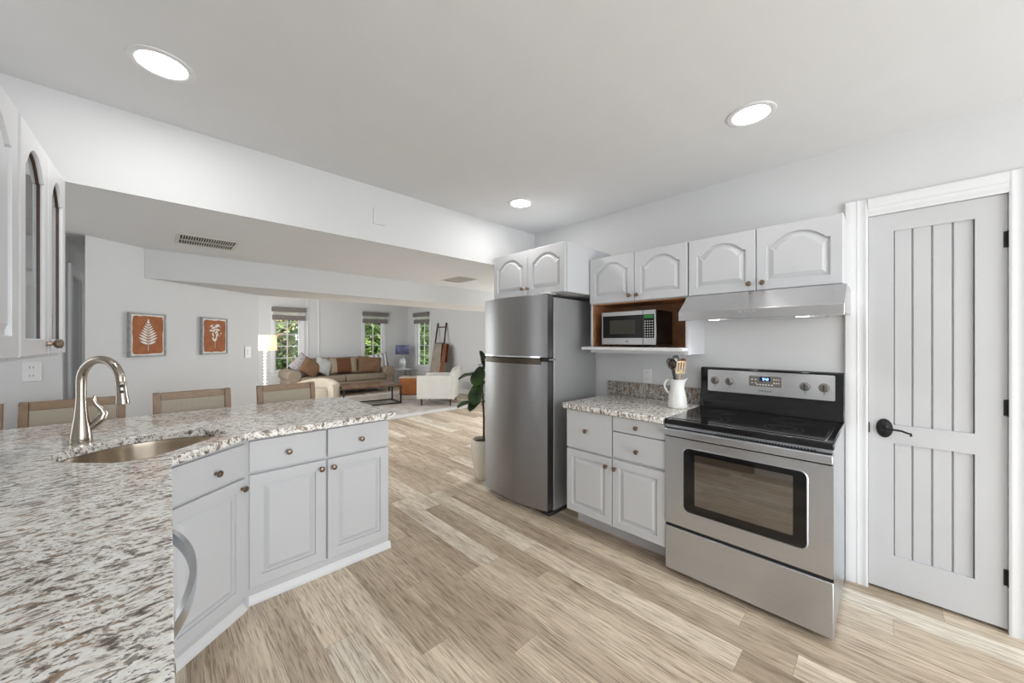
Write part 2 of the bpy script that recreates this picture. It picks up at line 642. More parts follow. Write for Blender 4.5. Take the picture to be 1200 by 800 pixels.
# beam between dining area and living room
struct(G().prism([(-0.06, 4.03), (5.84, 4.03), (5.84, 4.70), (0.79, 4.70)], 'z', 1.875, LOW).build('wall_beam', wall_m, smooth=False))
struct(G().box(0.5, 5.96, 4.6, 4.70, LOW, 2.75).build('wall_above_beam', wall_m, smooth=False))
# wall with the pictures, set at an angle
PW0, PW1 = Vector((-0.342, 3.81)), Vector((0.79, 4.70))
pdir = (PW1 - PW0).normalized()
pn = Vector((-pdir.y, pdir.x))
struct(G().prism([PW0, PW1, (0.79, 4.9), (-0.342, 4.0)], 'z', 0, LOW).build('wall_picture', wall_m, smooth=False))
# dining side walls and hall
struct(G().box(-1.9, -0.438, 3.75, 3.85, 0, LOW).build('wall_left_rear', wall_m, smooth=False))
hall = struct(G().box(-0.52, -0.438, 3.85, 4.05, 0, LOW).box(-0.52, -0.438, 4.52, 5.2, 0, LOW).box(-0.52, -0.438, 4.05, 4.52, 1.86, LOW).build('wall_hall', wall_m, smooth=False))
struct(G().box(-0.438, 0.2, 5.1, 5.2, 0, LOW).build('wall_hall_end', wall_m, smooth=False))
struct(G().box(-1.9, -0.6, 2.6, 2.62, 0, LOW).box(-1.9, -1.8, 2.62, 3.8, 0, LOW).build('wall_dining_left', wall_m, smooth=False))  # first box is unseen, added to stop sun leaking in
dr2 = struct(G().box(-0.50, -0.48, 4.06, 4.51, 0.005, 1.85).build('door_2', trim_m, bevel=0.002))
t2 = G()
t2.box(-0.438, -0.42, 3.98, 4.055, 0, 1.93).box(-0.438, -0.42, 4.515, 4.59, 0, 1.93).box(-0.438, -0.42, 4.055, 4.515, 1.855, 1.93)
struct(t2.build('trim_2', trim_m, bevel=0.004))
# kitchen walls
struct(G().box(-0.75, -0.6, -1.2, 2.6, 0, CEIL).box(-0.75, -0.6, -3.1, -2.3, 0, CEIL).box(-0.75, -0.6, -2.3, -1.2, 0, 1.07).box(-0.75, -0.6, -2.3, -1.2, 2.17, CEIL).build('wall_left', wall_m, smooth=False))  # unseen opening put in to let light reach the range side
DY0, DY1, DTOP = -0.404, 0.070, 2.082
struct(G().box(2.88, 3.0, DY1, 2.72, 0, CEIL).box(2.88, 3.0, -3.1, DY0, 0, CEIL).box(2.88, 3.0, DY0, DY1, DTOP, CEIL).build('wall_right', wall_m, smooth=False))
struct(G().box(3.0, 5.96, 2.62, 2.72, 0, LOW).build('wall_side', wall_m, smooth=False))
struct(G().box(-0.75, 0.0, -3.2, -3.1, 0, CEIL).box(2.4, 3.0, -3.2, -3.1, 0, CEIL).box(0, 2.4, -3.2, -3.1, 2.3, CEIL).build('wall_front', wall_m, smooth=False))  # unseen rear opening put in to let in light
# living room walls with window openings
FY = 10.8
RX = 5.84
W1 = (2.16, 2.74, 0.62, 2.2)
W2 = (4.43, 5.0, 0.62, 2.2)
W3 = (9.50, 10.24, 0.62, 2.2)
g = G()
xs = [0.7, W1[0], W1[1], W2[0], W2[1], RX + 0.12]
for i in (0, 2, 4):
    g.box(xs[i], xs[i + 1], FY, FY + 0.12, 0, 2.75)
for w in (W1, W2):
    g.box(w[0], w[1], FY, FY + 0.12, 0, w[2])
    g.box(w[0], w[1], FY, FY + 0.12, w[3], 2.75)
# wall moulding strips
struct(g.build('wall_back', wall_m, smooth=False))
g = G()
g.box(RX, RX + 0.12, 4.25, W3[0], 0, 2.75).box(RX, RX + 0.12, 2.72, 4.25, 0, 0.5).box(RX, RX + 0.12, 2.72, 4.25, 2.05, 2.75).box(RX, RX + 0.12, 2.72, 2.85, 0.5, 2.05).box(RX, RX + 0.12, W3[1], FY, 0, 2.75)  # unseen opening beside the dining area put in for extra light
g.box(RX, RX + 0.12, W3[0], W3[1], 0, W3[2]).box(RX, RX + 0.12, W3[0], W3[1], W3[3], 2.75)
struct(g.build('wall_living_right', wall_m, smooth=False))
g = G()
g.box(0.67, 0.79, 4.9, 5.3, 0, 2.75).box(0.67, 0.79, 9.9, 10.8, 0, 2.75).box(0.67, 0.79, 5.3, 9.9, 0, 0.35).box(0.67, 0.79, 5.3, 9.9, 2.4, 2.75)  # large unseen openings put in to let in light
struct(g.build('wall_living_left', wall_m, smooth=False))
# panel moulding and trim on far wall
g = G()
for x in (2.90, 3.17):
    g.box(x, x + 0.03, FY - 0.02, FY, 0.12, 2.6)
struct(g.build('trim_3', trim_m, bevel=0.004))
struct(G().box(0.79, RX, FY - 0.015, FY, 0, 0.13).build('baseboard_back', trim_m, bevel=0.003))
struct(G().box(RX - 0.015, RX, 2.72, FY - 0.015, 0, 0.13).build('baseboard_right', trim_m, bevel=0.003))


def window(name, ax, a0, a1, z0, z1, plane, cas, cols=2, rows=5):
    """ax 'x': window in a Y=plane wall (room side = -Y); ax 'y': in an X=plane wall (room side = -X)."""
    def B(g, u0, u1, v0, v1, z_0, z_1):
        if ax == 'x':
            g.box(u0, u1, plane + v0, plane + v1, z_0, z_1)
        else:
            g.box(plane + v0, plane + v1, u0, u1, z_0, z_1)
    root = G()
    f = 0.035
    B(root, a0, a0 + f, 0.03, 0.09, z0, z1)
    B(root, a1 - f, a1, 0.03, 0.09, z0, z1)
    B(root, a0 + f, a1 - f, 0.03, 0.09, z0, z0 + f)
    B(root, a0 + f, a1 - f, 0.03, 0.09, z1 - f, z1)
    w = struct(root.build(name, trim_m, bevel=0.003))
    g = G()
    for c in range(1, cols):
        u = a0 + f + (a1 - a0 - 2 * f) * c / cols
        B(g, u - 0.009, u + 0.009, 0.045, 0.07, z0 + f, z1 - f)
    for r in range(1, rows):
        z = z0 + f + (z1 - z0 - 2 * f) * r / rows
        B(g, a0 + f, a1 - f, 0.046, 0.069, z - 0.009, z + 0.009)
    g.build('muntin_grid', trim_m, w, smooth=False)
    g = G()
    B(g, a0 + f, a1 - f, 0.056, 0.058, z0 + f, z1 - f)
    bmesh.ops.delete(g.bm, geom=[fc for fc in g.bm.faces if fc.calc_area() < 0.3 or abs((fc.calc_center_median()[1 if ax == 'x' else 0] - plane) - 0.058) < 1e-4], context='FACES')
    g.build('window_pane', pane_m, w, smooth=False)
    g = G()
    B(g, a0 - cas, a0, -0.02, 0.0, z0 - 0.0, z1 + cas)
    B(g, a1, a1 + cas, -0.02, 0.0, z0 - 0.0, z1 + cas)
    B(g, a0, a1, -0.02, 0.0, z1, z1 + cas)
    B(g, a0 - cas, a1 + cas, -0.02, 0.0, z0 - cas - 0.03, z0 - 0.03)
    B(g, a0 - cas - 0.02, a1 + cas + 0.02, -0.05, 0.03, z0 - 0.03, z0)
    g.build('window_casing', trim_m, w, bevel=0.004)
    return w


window('window_1', 'x', *W1, FY, 0.09)
window('window_2', 'x', *W2, FY, 0.09)
window('window_3', 'y', *W3, RX, 0.09)


def blind(ax, a0, a1, plane, label):
    def B(g, u0, u1, v0, v1, z_0, z_1):
        if ax == 'x':
            g.box(u0, u1, plane + v0, plane + v1, z_0, z_1)
        else:
            g.box(plane + v0, plane + v1, u0, u1, z_0, z_1)
    mid = (a0 + a1) / 2
    r = thing('window_shade', label, 'window shade', (mid, plane - 0.02, 2.14) if ax == 'x' else (plane - 0.02, mid, 2.14), 0, 'woven shades on living room windows')

    def put(g, n, m):
        ob = g.build(n, m, r, bevel=0.002)
        ob.matrix_parent_inverse = Matrix.Translation(-r.location)
    g = G(); B(g, a0, a1, -0.10, -0.021, 2.14, 2.26); put(g, 'valance', shade_m)
    g = G(); B(g, a0 + 0.02, a1 - 0.02, -0.05, -0.046, 2.05, 2.14); put(g, 'sheer_panel', sheer_m)
    g = G(); B(g, a0 + 0.01, a1 - 0.01, -0.07, -0.03, 1.93, 2.05); put(g, 'bottom_roll', shade_m)


blind('x', 2.09, 2.85, FY, 'woven grey-brown shade on the window beside the lit floor lamp')
blind('x', 4.36, 5.14, FY, 'woven grey-brown shade on the middle window behind the sofa')
blind('y', 9.45, 10.31, RX, 'woven grey-brown shade on the narrow window by the ladder')

# ------------------------------------------------------------------ outside
gr = G().box(-25, 40, 11.4, 45, -0.5, -0.4).box(6.3, 40, -10, 11.4, -0.5, -0.4).build('lawn', grass_m, smooth=False)
gr['kind'] = 'structure'


def tree(x, y, h, rad, n, mat, label, z0=-0.4, seed=1, base=0.9):
    rnd = random.Random(seed)
    t = thing('tree', label, 'tree', (x, y, z0), 0, 'trees outside the living room windows')
    g = G()
    g.tube([(0, 0, 0), (0.05, 0.02, h * 0.3), (0.0, 0.06, h * 0.6), (0.05, 0, h * 0.9)], [0.13, 0.10, 0.07, 0.02], 10)
    for k in range(9):
        a = rnd.random() * 6.28
        z = h * (0.2 + 0.6 * rnd.random())
        L_ = rad * (0.5 + 0.4 * rnd.random())
        g.tube([(0, 0, z), (math.cos(a) * L_ * .5, math.sin(a) * L_ * .5, z + 0.25), (math.cos(a) * L_, math.sin(a) * L_, z + 0.4)], [0.04, 0.025, 0.008], 7)
    g.build('trunk', bark_m, t)
    g = G()
    bm = g.bm
    clumps = [(rnd.gauss(0, .45) * rad, rnd.gauss(0, .4) * rad, base + rnd.random() * (h - base), 0.25 + rnd.random() * 0.35) for _ in range(n // 45)]
    for _ in range(n):
        c = rnd.choice(clumps)
        p = Vector((c[0] + rnd.gauss(0, c[3] * .55), c[1] + rnd.gauss(0, c[3] * .55), c[2] + rnd.gauss(0, c[3] * .5)))
        a = Vector((rnd.gauss(0, 1), rnd.gauss(0, 1), rnd.gauss(0, .7))).normalized()
        b_ = a.orthogonal().normalized()
        b_.rotate(Matrix.Rotation(rnd.random() * 6.28, 3, a))
        s_ = rnd.uniform(.07, .14)
        c_ = a.cross(b_) * 0.25 * s_
        v = [bm.verts.new(p + a * s_), bm.verts.new(p + b_ * s_ * .5 + c_), bm.verts.new(p - a * s_), bm.verts.new(p - b_ * s_ * .5 + c_)]
        bm.faces.new(v)
    g.build('foliage', mat, t, smooth=False, solid=0.004)
    return t


tree(3.1, 14.2, 4.2, 1.3, 4300, tree_rust_m, 'leafy tree with green and reddish leaves outside the window beside the floor lamp', seed=3, base=0.3)
tree(6.5, 14.8, 4.6, 1.5, 8500, tree_green_m, 'dense green tree outside the middle window behind the sofa', seed=5, base=0.2)
tree(9.9, 16.8, 5.0, 1.5, 8000, tree_green_m, 'green tree outside the narrow window by the ladder', seed=9, base=0.2)

# ------------------------------------------------------------------ cabinet parts


def knob(parent, x, y, z, s=1.0, d=(0, -1, 0)):
    return G().lathe([(0.008 * s, 0), (0.0055 * s, 0.004), (0.0055 * s, 0.014), (0.013 * s, 0.019), (0.0155 * s, 0.024), (0.0135 * s, 0.029), (0.007 * s, 0.032), (0.0, 0.0325)], (x, y, z), d, 20).build('knob', bronze_m, parent)


def door_leaf(parent, x0, x1, z0, z1, arch=False, t=0.019, mat=None, glassy=False, m=0.055, rise=None, y=0.0):
    """raised panel door; front face at local y = -t"""
    mat = mat or cab_m
    w, h = x1 - x0, z1 - z0
    n = 18
    rise = rise if rise is not None else min(0.16 * w, 0.075)

    def rect(d, yy):
        P = []
        for i in range(n):
            P.append((x0 + d + (w - 2 * d) * i / n, yy, z0 + d))
        for i in range(n):
            P.append((x1 - d, yy, z0 + d + (h - 2 * d) * i / n))
        for i in range(n):
            P.append((x1 - d - (w - 2 * d) * i / n, yy, z1 - d))
        for i in range(n):
            P.append((x0 + d, yy, z1 - d - (h - 2 * d) * i / n))
        return P

    def opening(d, yy):
        l, r_, b_ = x0 + m + d, x1 - m - d, z0 + m + d
        top = z1 - m - d - (rise if arch else 0)
        P = []
        for i in range(n):
            P.append((l + (r_ - l) * i / n, yy, b_))
        for i in range(n):
            P.append((r_, yy, b_ + (top - b_) * i / n))
        for i in range(n):
            u = 1 - 2 * i / n
            zz = top
            if arch and abs(u) < 0.9:
                q = abs(u) / 0.9
                zz = top + rise * (1 - q ** 2.2)
            P.append((r_ + (l - r_) * i / n, yy, zz))
        for i in range(n):
            P.append((l, yy, top + (b_ - top) * i / n))
        return P
    g = G()
    if glassy:
        loops = [opening(0, y), rect(0, y), rect(0, y - t + 0.003), rect(0.003, y - t), opening(-0.004, y - t), opening(0, y - t + 0.005), opening(0, y)]
        g.loft(loops, (False, False))
        o = g.build('door', mat, parent, angle=28)
        gb = G()
        gb.loft([opening(0.0006, y - 0.010), opening(0.0006, y - 0.001)], (False, False))
        gb.build('rabbet', darkwood_m, o, smooth=False)
        op = opening(-0.003, y - 0.006)
        g2 = G()
        g2.bm.faces.new([g2.bm.verts.new(p) for p in op])
        g2.build('glass_pane', cabglass_m, o, smooth=False)
    else:
        loops = [rect(0, y), rect(0, y - t + 0.003), rect(0.003, y - t), opening(0, y - t), opening(0.002, y - t + 0.012), opening(0.011, y - t + 0.012), opening(0.034, y - t + 0.001)]
        g.loft(loops)
        o = g.build('door', mat, parent, angle=12)
    return o


def drawer(parent, x0, x1, z0, z1, y=0.0, t=0.019, mat=None):
    return G().box(x0, x1, y - t, y, z0, z1).build('drawer', mat or cab_m, parent, bevel=0.003)


# ---------- peninsula base cabinet
c = thing('base_cabinet', 'pale grey peninsula cabinet with two drawers above two doors, under the long granite counter', 'cabinet', (0.347, 2.319, 0), 0)
G().box(0, 0.758, 0.001, 0.58, 0.09, 0.884).build('body', cab_m, c, bevel=0.001)
d = drawer(c, 0.0, 0.371, 0.700, 0.862); knob(d, 0.178, -0.019, 0.777)
d = drawer(c, 0.381, 0.758, 0.698, 0.862); knob(d, 0.576, -0.019, 0.774)
d = door_leaf(c, 0.0, 0.371, 0.098, 0.686); knob(d, 0.345, -0.019, 0.640)
d = door_leaf(c, 0.381, 0.758, 0.095, 0.684); knob(d, 0.411, -0.019, 0.637)
G().box(0.0, 0.77, 0.012, 0.57, 0, 0.09).build('plinth', cab_m, c)
G().prism([(0.012, 0), (-0.004, 0), (-0.004, 0.012), (0.004, 0.03), (0.012, 0.045)], 'x', 0.0, 0.782).build('shoe_moulding', trim_m, c)

G().prism([(-0.017, -0.030), (-0.001, -0.017), (-0.0005, 0.02), (-0.03, 0.02), (-0.03, -0.02)], 'z', 0.0, 0.884).build('corner_post', cab_m, c)

# ---------- diagonal sink cabinet
c = thing('sink_cabinet', 'pale grey corner cabinet under the sink with one drawer front above one door', 'cabinet', (0.0, 2.016, 0), R(39.3))
G().prism([(0.0, 0.001), (0.433, 0.001), (0.40, 0.05), (0.25, 0.30), (0.02, 0.10)], 'z', 0.09, 0.70).build('body', cab_m, c, bevel=0.001)
G().box(0.005, 0.435, 0.001, 0.018, 0.70, 0.884).build('face_frame', cab_m, c)
d = drawer(c, 0.010, 0.408, 0.704, 0.862); knob(d, 0.240, -0.019, 0.772)
d = door_leaf(c, 0.010, 0.408, 0.092, 0.690); knob(d, 0.382, -0.019, 0.645)
G().prism([(0.0, 0.014), (0.43, 0.014), (0.25, 0.28), (0.05, 0.10)], 'z', 0, 0.09).build('plinth', cab_m, c)
G().prism([(0.014, 0), (-0.002, 0), (-0.002, 0.012), (0.006, 0.03), (0.014, 0.045)], 'x', 0.0, 0.432).build('shoe_moulding', trim_m, c)

# ---------- dishwasher and left drawer cabinet
ang = R(88.9)
c = thing('dishwasher', 'built-in dishwasher with bowed steel handle under the left granite counter', 'dishwasher', (-0.028, 0.96, 0), ang)
G().box(0.0, 0.60, 0.0, 0.54, 0.10, 0.875).build('body', darkplas_m, c)
G().box(0.003, 0.597, -0.022, 0.0, 0.12, 0.872).build('front_panel', steel_m, c, bevel=0.003)
hp = []
for i in range(25):
    u = i / 24
    hp.append((0.01 + 0.58 * u, -0.024 - 0.064 * (1 - (2 * u - 1) ** 2) ** 0.8 - 0.004, 0.795))
g = G()
loops = []
for i, p in enumerate(hp):
    loops.append([(p[0], p[1] - 0.007, p[2] - 0.017), (p[0], p[1] - 0.009, p[2]), (p[0], p[1] - 0.007, p[2] + 0.017), (p[0], p[1] + 0.006, p[2] + 0.017), (p[0], p[1] + 0.006, p[2] - 0.017)])
g.loft(loops)
g.build('handle', steel_m, c, angle=40)
G().box(0.0, 0.60, 0.03, 0.5, 0.0, 0.10).build('kick_plate', darkplas_m, c)
c = thing('base_cabinet', 'drawer cabinet at the near end of the left counter, mostly hidden under the granite', 'cabinet', (-0.04, 0.10, 0), ang)
G().box(0.0, 0.855, 0.001, 0.53, 0.10, 0.884).build('body', cab_m, c)
d = drawer(c, 0.0, 0.42, 0.70, 0.862); knob(d, 0.21, -0.019, 0.78)
d = drawer(c, 0.43, 0.85, 0.70, 0.862); knob(d, 0.795, -0.019, 0.79, 1.2)
door_leaf(c, 0.0, 0.42, 0.11, 0.69)
door_leaf(c, 0.43, 0.85, 0.11, 0.69)
G().box(0.0, 0.855, 0.06, 0.5, 0.0, 0.10).build('plinth', cab_m, c)
G().box(-0.02, -0.005, 1.575, 2.0, 0.0, 0.884).box(-0.50, -0.02, 1.985, 2.0, 0.0, 0.884).build('trim_4', cab_m)['kind'] = 'structure'

# ---------- left countertop with the sink cut-out
TOPZ, TH = 0.92, 0.036
sink_pts = [(-0.292, 2.255), (-0.19, 2.126), (-0.10, 2.045), (-0.015, 2.045), (0.05, 2.095), (0.136, 2.19), (0.245, 2.33), (0.245, 2.42), (0.17, 2.50), (0.05, 2.545), (-0.09, 2.54), (-0.20, 2.475), (-0.285, 2.37)]
sl = [(p.x, p.y) for p in catmull([(a, b, 0) for a, b in sink_pts], 6)]
outer = [(0.005, -1.0), (0.012, 0.3), (0.019, 0.67), (0.046, 1.98), (0.32, 2.236), (1.115, 2.222)]
for k in range(9):
    a = k / 8 * PI / 2
    outer.append((0.935 + 0.185 * math.cos(a), 3.035 + 0.185 * math.sin(a)))
outer += [(-1.1, 3.22), (-1.1, 2.66), (-0.598, 2.66), (-0.598, -1.0)]
g = G()
bm = g.bm


def ring(pts, z):
    vs = [bm.verts.new((p[0], p[1], z)) for p in pts]
    es = [bm.edges.new((vs[i], vs[(i + 1) % len(vs)])) for i in range(len(vs))]
    return vs, es


for z in (TOPZ, TOPZ - TH):
    v1, e1 = ring(outer, z)
    v2, e2 = ring(sl, z)
    bmesh.ops.triangle_fill(bm, edges=e1 + e2, use_beauty=True, use_dissolve=False)
    if z == TOPZ:
        top = (v1, v2)
    else:
        for a, b_ in ((top[0], v1), (top[1], v2)):
            nn = len(a)
            for i in range(nn):
                bm.faces.new((a[i], a[(i + 1) % nn], b_[(i + 1) % nn], b_[i]))
ct = g.build('countertop', granite_m, bevel=0.009, seg=3, smooth=True)
tag(ct, 'large speckled granite countertop with the sink cut into it, wrapping round the left side', 'countertop')

# ---------- sink bowl (undermounted)
def scale_loop(pts, s, z):
    cx = sum(p[0] for p in pts) / len(pts)
    cy = sum(p[1] for p in pts) / len(pts)
    return [(cx + (p[0] - cx) * s, cy + (p[1] - cy) * s, z) for p in pts]


s_ = thing('sink', 'undermount stainless steel corner sink bowl below the gooseneck faucet', 'sink', (-0.02, 2.3, 0.72))
inv = Matrix.Translation((0.02, -2.3, -0.72))
g = G()
g.loft([scale_loop(sl, 1.04, TOPZ - TH - 0.002), scale_loop(sl, 1.01, TOPZ - TH - 0.002), scale_loop(sl, 1.0, 0.86), scale_loop(sl, 0.97, 0.76), scale_loop(sl, 0.92, 0.735), scale_loop(sl, 0.80, 0.725), scale_loop(sl, 0.2, 0.72)], (False, True))
o = g.build('bowl', sink_m, s_, angle=60); o.matrix_parent_inverse = inv
o = G().lathe([(0.04, 0), (0.038, 0.004), (0.025, 0.003), (0.0, 0.002)], (-0.02, 2.3, 0.7205)).build('drain', chrome_m, s_); o.matrix_parent_inverse = inv

# ---------- faucet
fb = Vector((-0.241, 2.552, TOPZ))
fd = Vector((0.65, -0.76, 0)).normalized()
f = thing('faucet', 'brushed nickel gooseneck pull-down faucet behind the sink', 'faucet', fb)
G().lathe([(0.036, 0), (0.037, 0.004), (0.035, 0.03), (0.029, 0.08), (0.0235, 0.12), (0.0195, 0.16), (0.0185, 0.19)], (0, 0, 0)).build('base', nickel_m, f, angle=50)
pts = [Vector((0, 0, 0.185)), Vector((0, 0, 0.24)), Vector((0, 0, 0.275))]
Rr = 0.099
for i in range(1, 21):
    a = PI * i / 20
    pts.append(Vector((0, 0, 0.28)) + fd * (Rr - Rr * math.cos(a)) + Vector((0, 0, Rr * math.sin(a))))
G().tube(pts, 0.0172, 20).build('spout', nickel_m, f, angle=60)
e = fd * (2 * Rr + 0.002)
h = G().lathe([(0.016, 0), (0.0175, 0.004), (0.018, 0.03), (0.021, 0.08), (0.0235, 0.10), (0.0225, 0.104), (0.012, 0.104)], e + Vector((0, 0, 0.282)), Vector((fd.x * .10, fd.y * .10, -1)), 24).build('spray_head', nickel_m, f, angle=50)
side = Vector((fd.y, -fd.x, 0))
side = Vector((0.1, -0.99, 0))
for zz, hh in ((0.262, 0.009), (0.236, 0.015)):
    cc = e + Vector((0, 0, zz)) + side * 0.0195 + fd * 0.004
    G().lathe([(0.0, -0.004), (0.007, -0.003), (0.0072, 0.002), (0.004, 0.0035), (0, 0.004)], cc, side, 16).build('button', darkplas_m, h).scale = (1, 1, 1)
hd = Vector((0.98, 0.1, 0)).normalized()
g = G()
g.tube([hd * 0.015 + Vector((0, 0, 0.05)), hd * 0.04 + Vector((0, 0, 0.075)), hd * 0.062 + Vector((0, 0, 0.105))], [0.013, 0.017, 0.019], 18)
lv = [hd * 0.060 + Vector((0, 0, 0.10)), hd * 0.069 + Vector((0, 0, 0.125)), hd * 0.060 + Vector((0, 0, 0.148)), hd * 0.045 + Vector((0, 0, 0.170)), hd * 0.037 + Vector((0, 0, 0.192)), hd * 0.042 + Vector((0, 0, 0.210))]
g.tube(lv, [0.019, 0.016, 0.012, 0.009, 0.0085, 0.005], 14)
g.build('lever_handle', nickel_m, f, angle=60)

# ---------- right base cabinet, counter, backsplash
RR = -PI / 2
c = thing('base_cabinet', 'pale grey cabinet with three drawers and two doors between refrigerator and range', 'cabinet', (2.22, 1.668, 0), RR)
G().box(0, 0.738, 0.001, 0.62, 0.135, 0.884).build('body', cab_m, c)
d = drawer(c, 0.0, 0.374, 0.600, 0.878); knob(d, 0.174, -0.019, 0.742)
d = drawer(c, 0.383, 0.738, 0.782, 0.878); knob(d, 0.556, -0.019, 0.827)
d = drawer(c, 0.383, 0.738, 0.606, 0.775); knob(d, 0.558, -0.019, 0.677)
d = door_leaf(c, 0.0, 0.374, 0.135, 0.588, m=0.05); knob(d, 0.338, -0.019, 0.533)
d = door_leaf(c, 0.380, 0.738, 0.135, 0.588, m=0.05); knob(d, 0.404, -0.019, 0.531)
G().box(0.0, 0.738, 0.125, 0.60, 0, 0.135).build('plinth', cab_m, c)
g = G().prism([(2.172, 0.930), (2.172, 1.675), (2.20, 1.71), (2.878, 1.71), (2.878, 0.930)], 'z', TOPZ - TH, TOPZ)
tag(g.build('countertop', granite_m, bevel=0.009, seg=3), 'short speckled granite countertop between the refrigerator and the range', 'countertop')
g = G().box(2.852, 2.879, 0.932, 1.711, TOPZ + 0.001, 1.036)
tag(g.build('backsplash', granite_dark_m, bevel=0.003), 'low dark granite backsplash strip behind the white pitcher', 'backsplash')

# ---------- range
rg = thing('range', 'stainless steel electric range with black glass cooktop', 'stove', (2.19, 0.545, 0), RR)
G().box(-0.378, 0.378, 0.022, 0.655, 0.02, 0.885).build('body', steel_m, rg)
G().box(-0.36, 0.36, 0.05, 0.62, 0.0, 0.02).build('base', darkplas_m, rg)
G().box(-0.379, 0.379, 0.014, 0.0225, 0.27, 0.32).build('gap_shade_strip', rubber_m, rg)  # black strip deepens the shade in the slit between door and drawer
G().box(-0.380, 0.380, 0.0, 0.014, 0.03, 0.285).build('storage_drawer', steel_m, rg, bevel=0.004)


def rrect(x0, x1, z0, z1, r, n=6):
    P = []
    for cx, cz, a0 in ((x1 - r, z0 + r, -90), (x1 - r, z1 - r, 0), (x0 + r, z1 - r, 90), (x0 + r, z0 + r, 180)):
        for k in range(n + 1):
            a = R(a0 + 90 * k / n)
            P.append((cx + r * math.cos(a), cz + r * math.sin(a)))
    return P


def rloop(x0, x1, z0, z1, r, y, n=6):
    return [(p[0], y, p[1]) for p in rrect(x0, x1, z0, z1, r, n)]


g = G()
WX0, WX1, WZ0, WZ1 = -0.272, 0.285, 0.402, 0.764
g.loft([rloop(-0.380, 0.380, 0.304, 0.815, 0.002, 0.02), rloop(-0.380, 0.380, 0.304, 0.815, 0.004, 0.0), rloop(WX0 - .006, WX1 + .006, WZ0 - .006, WZ1 + .006, 0.034, 0.0),
        rloop(WX0 - .002, WX1 + .002, WZ0 - .002, WZ1 + .002, 0.03, -0.003), rloop(WX0, WX1, WZ0, WZ1, 0.028, 0.004)])
dr = g.build('oven_door', steel_m, rg, angle=30)
dr.data.materials.clear(); dr.data.materials.append(steel_m)
G().loft([rloop(WX0 + .001, WX1 - .001, WZ0 + .001, WZ1 - .001, 0.027, 0.0039), rloop(WX0 + .001, WX1 - .001, WZ0 + .001, WZ1 - .001, 0.027, 0.0015)]).build('window_frame', blackgl_m, dr, angle=30)
ovglass = plain('oven_glass', (0.06, 0.045, 0.032), 0.03, 0.0, coat=1.0)
ovglass.node_tree.nodes['Principled BSDF'].inputs['IOR'].default_value = 2.3
G().loft([rloop(-0.215, 0.233, 0.448, 0.735, 0.004, 0.0014), rloop(-0.215, 0.233, 0.448, 0.735, 0.004, 0.0008)]).build('oven_window', ovglass, dr)
G().box(-0.380, 0.380, -0.030, -0.004, 0.828, 0.868).build('door_handle', steel_m, dr, bevel=0.004)
G().box(-0.376, 0.376, -0.004, 0.022, 0.818, 0.872).build('door_top', blackgl_m, dr)
g = G()
for i in range(34):
    x = -0.10 + i * 0.0125
    g.box(x, x + 0.006, -0.0042, -0.0035, 0.873, 0.878)
G().box(-0.378, 0.378, 0.004, 0.024, 0.870, 0.889).build('vent_trim', steel_m, rg)
g.build('vent_slots', rubber_m, rg, smooth=False)
# cooktop
ck = G().box(-0.383, 0.383, -0.010, 0.60, 0.888, 0.922).build('cooktop', blackgl_m, rg, bevel=0.006)
G().box(-0.345, 0.345, 0.03, 0.565, 0.9221, 0.9245).build('glass_surface', ctop_m, ck, bevel=0.001)
burn_m = plain('burner_ring', (0.06, 0.06, 0.065), 0.25)
for bx, by, br in ((-0.19, 0.17, 0.11), (0.17, 0.17, 0.085), (-0.19, 0.42, 0.075), (0.18, 0.42, 0.105)):
    for rr_ in (br, br * 0.62):
        G().lathe([(rr_ - 0.002, 0.0), (rr_ - 0.002, 0.0003), (rr_, 0.0003), (rr_, 0.0)], (bx, by, 0.9246), seg=48, cap=(False, False)).build('burner', burn_m, ck)
for x in (-0.352, 0.350):
    G().box(x, x + 0.005, 0.005, 0.575, 0.9221, 0.9256).build('side_trim', chrome_m, ck)
# backguard
bgd = G().prism([(0.575, 0.922), (0.582, 0.99), (0.600, 1.02), (0.600, 1.195), (0.612, 1.20), (0.66, 1.20), (0.66, 0.89), (0.602, 0.89), (0.602, 0.922)], 'x', -0.380, 0.382).build('backguard', blackgl_m, rg, bevel=0.004)
G().loft([rloop(-0.331, 0.342, 1.037, 1.184, 0.008, 0.600), rloop(-0.331, 0.342, 1.037, 1.184, 0.008, 0.594)]).build('control_panel', steel('panel_steel', (0.84, 0.85, 0.87), 0.3), bgd, angle=30)
for kx in (-0.287, -0.197, 0.206, 0.294):
    k = G().lathe([(0.026, 0), (0.026, 0.003), (0.021, 0.004), (0.020, 0.022), (0.018, 0.025), (0, 0.025)], (kx, 0.594, 1.110), (0, -1, 0), 28).build('knob', steel('knob_steel' + str(kx), (0.30, 0.28, 0.26), 0.35, 0), bgd)
    G().box(kx - 0.003, kx + 0.003, 0.5655, 0.571, 1.093, 1.128).build('knob_grip', darkplas_m, k)
    G().box(kx - 0.0015, kx + 0.0015, 0.5932, 0.5942, 1.070, 1.082).build('dial_mark', darkplas_m, k)
dpm = plain('display_panel_brown', (0.13, 0.115, 0.10), 0.35)
dp = G().loft([rloop(-0.082, 0.091, 1.092, 1.158, 0.006, 0.594), rloop(-0.082, 0.091, 1.092, 1.158, 0.006, 0.592)]).build('display_panel', dpm, bgd)
G().box(-0.024, 0.034, 0.5912, 0.5921, 1.126, 1.152).build('screen', plain('screen_blue', (0.01, 0.02, 0.06), 0.1), dp)
g = G()
DIG = {'9': 'abcdfg', '4': 'bcfg', '2': 'abged', '0': 'abcdef'}
SEG = {'a': (0, 1, 1, 1), 'b': (1, .5, 1, 1), 'c': (1, 0, 1, .5), 'd': (0, 0, 1, 0), 'e': (0, 0, 0, .5), 'f': (0, .5, 0, 1), 'g': (0, .5, 1, .5)}
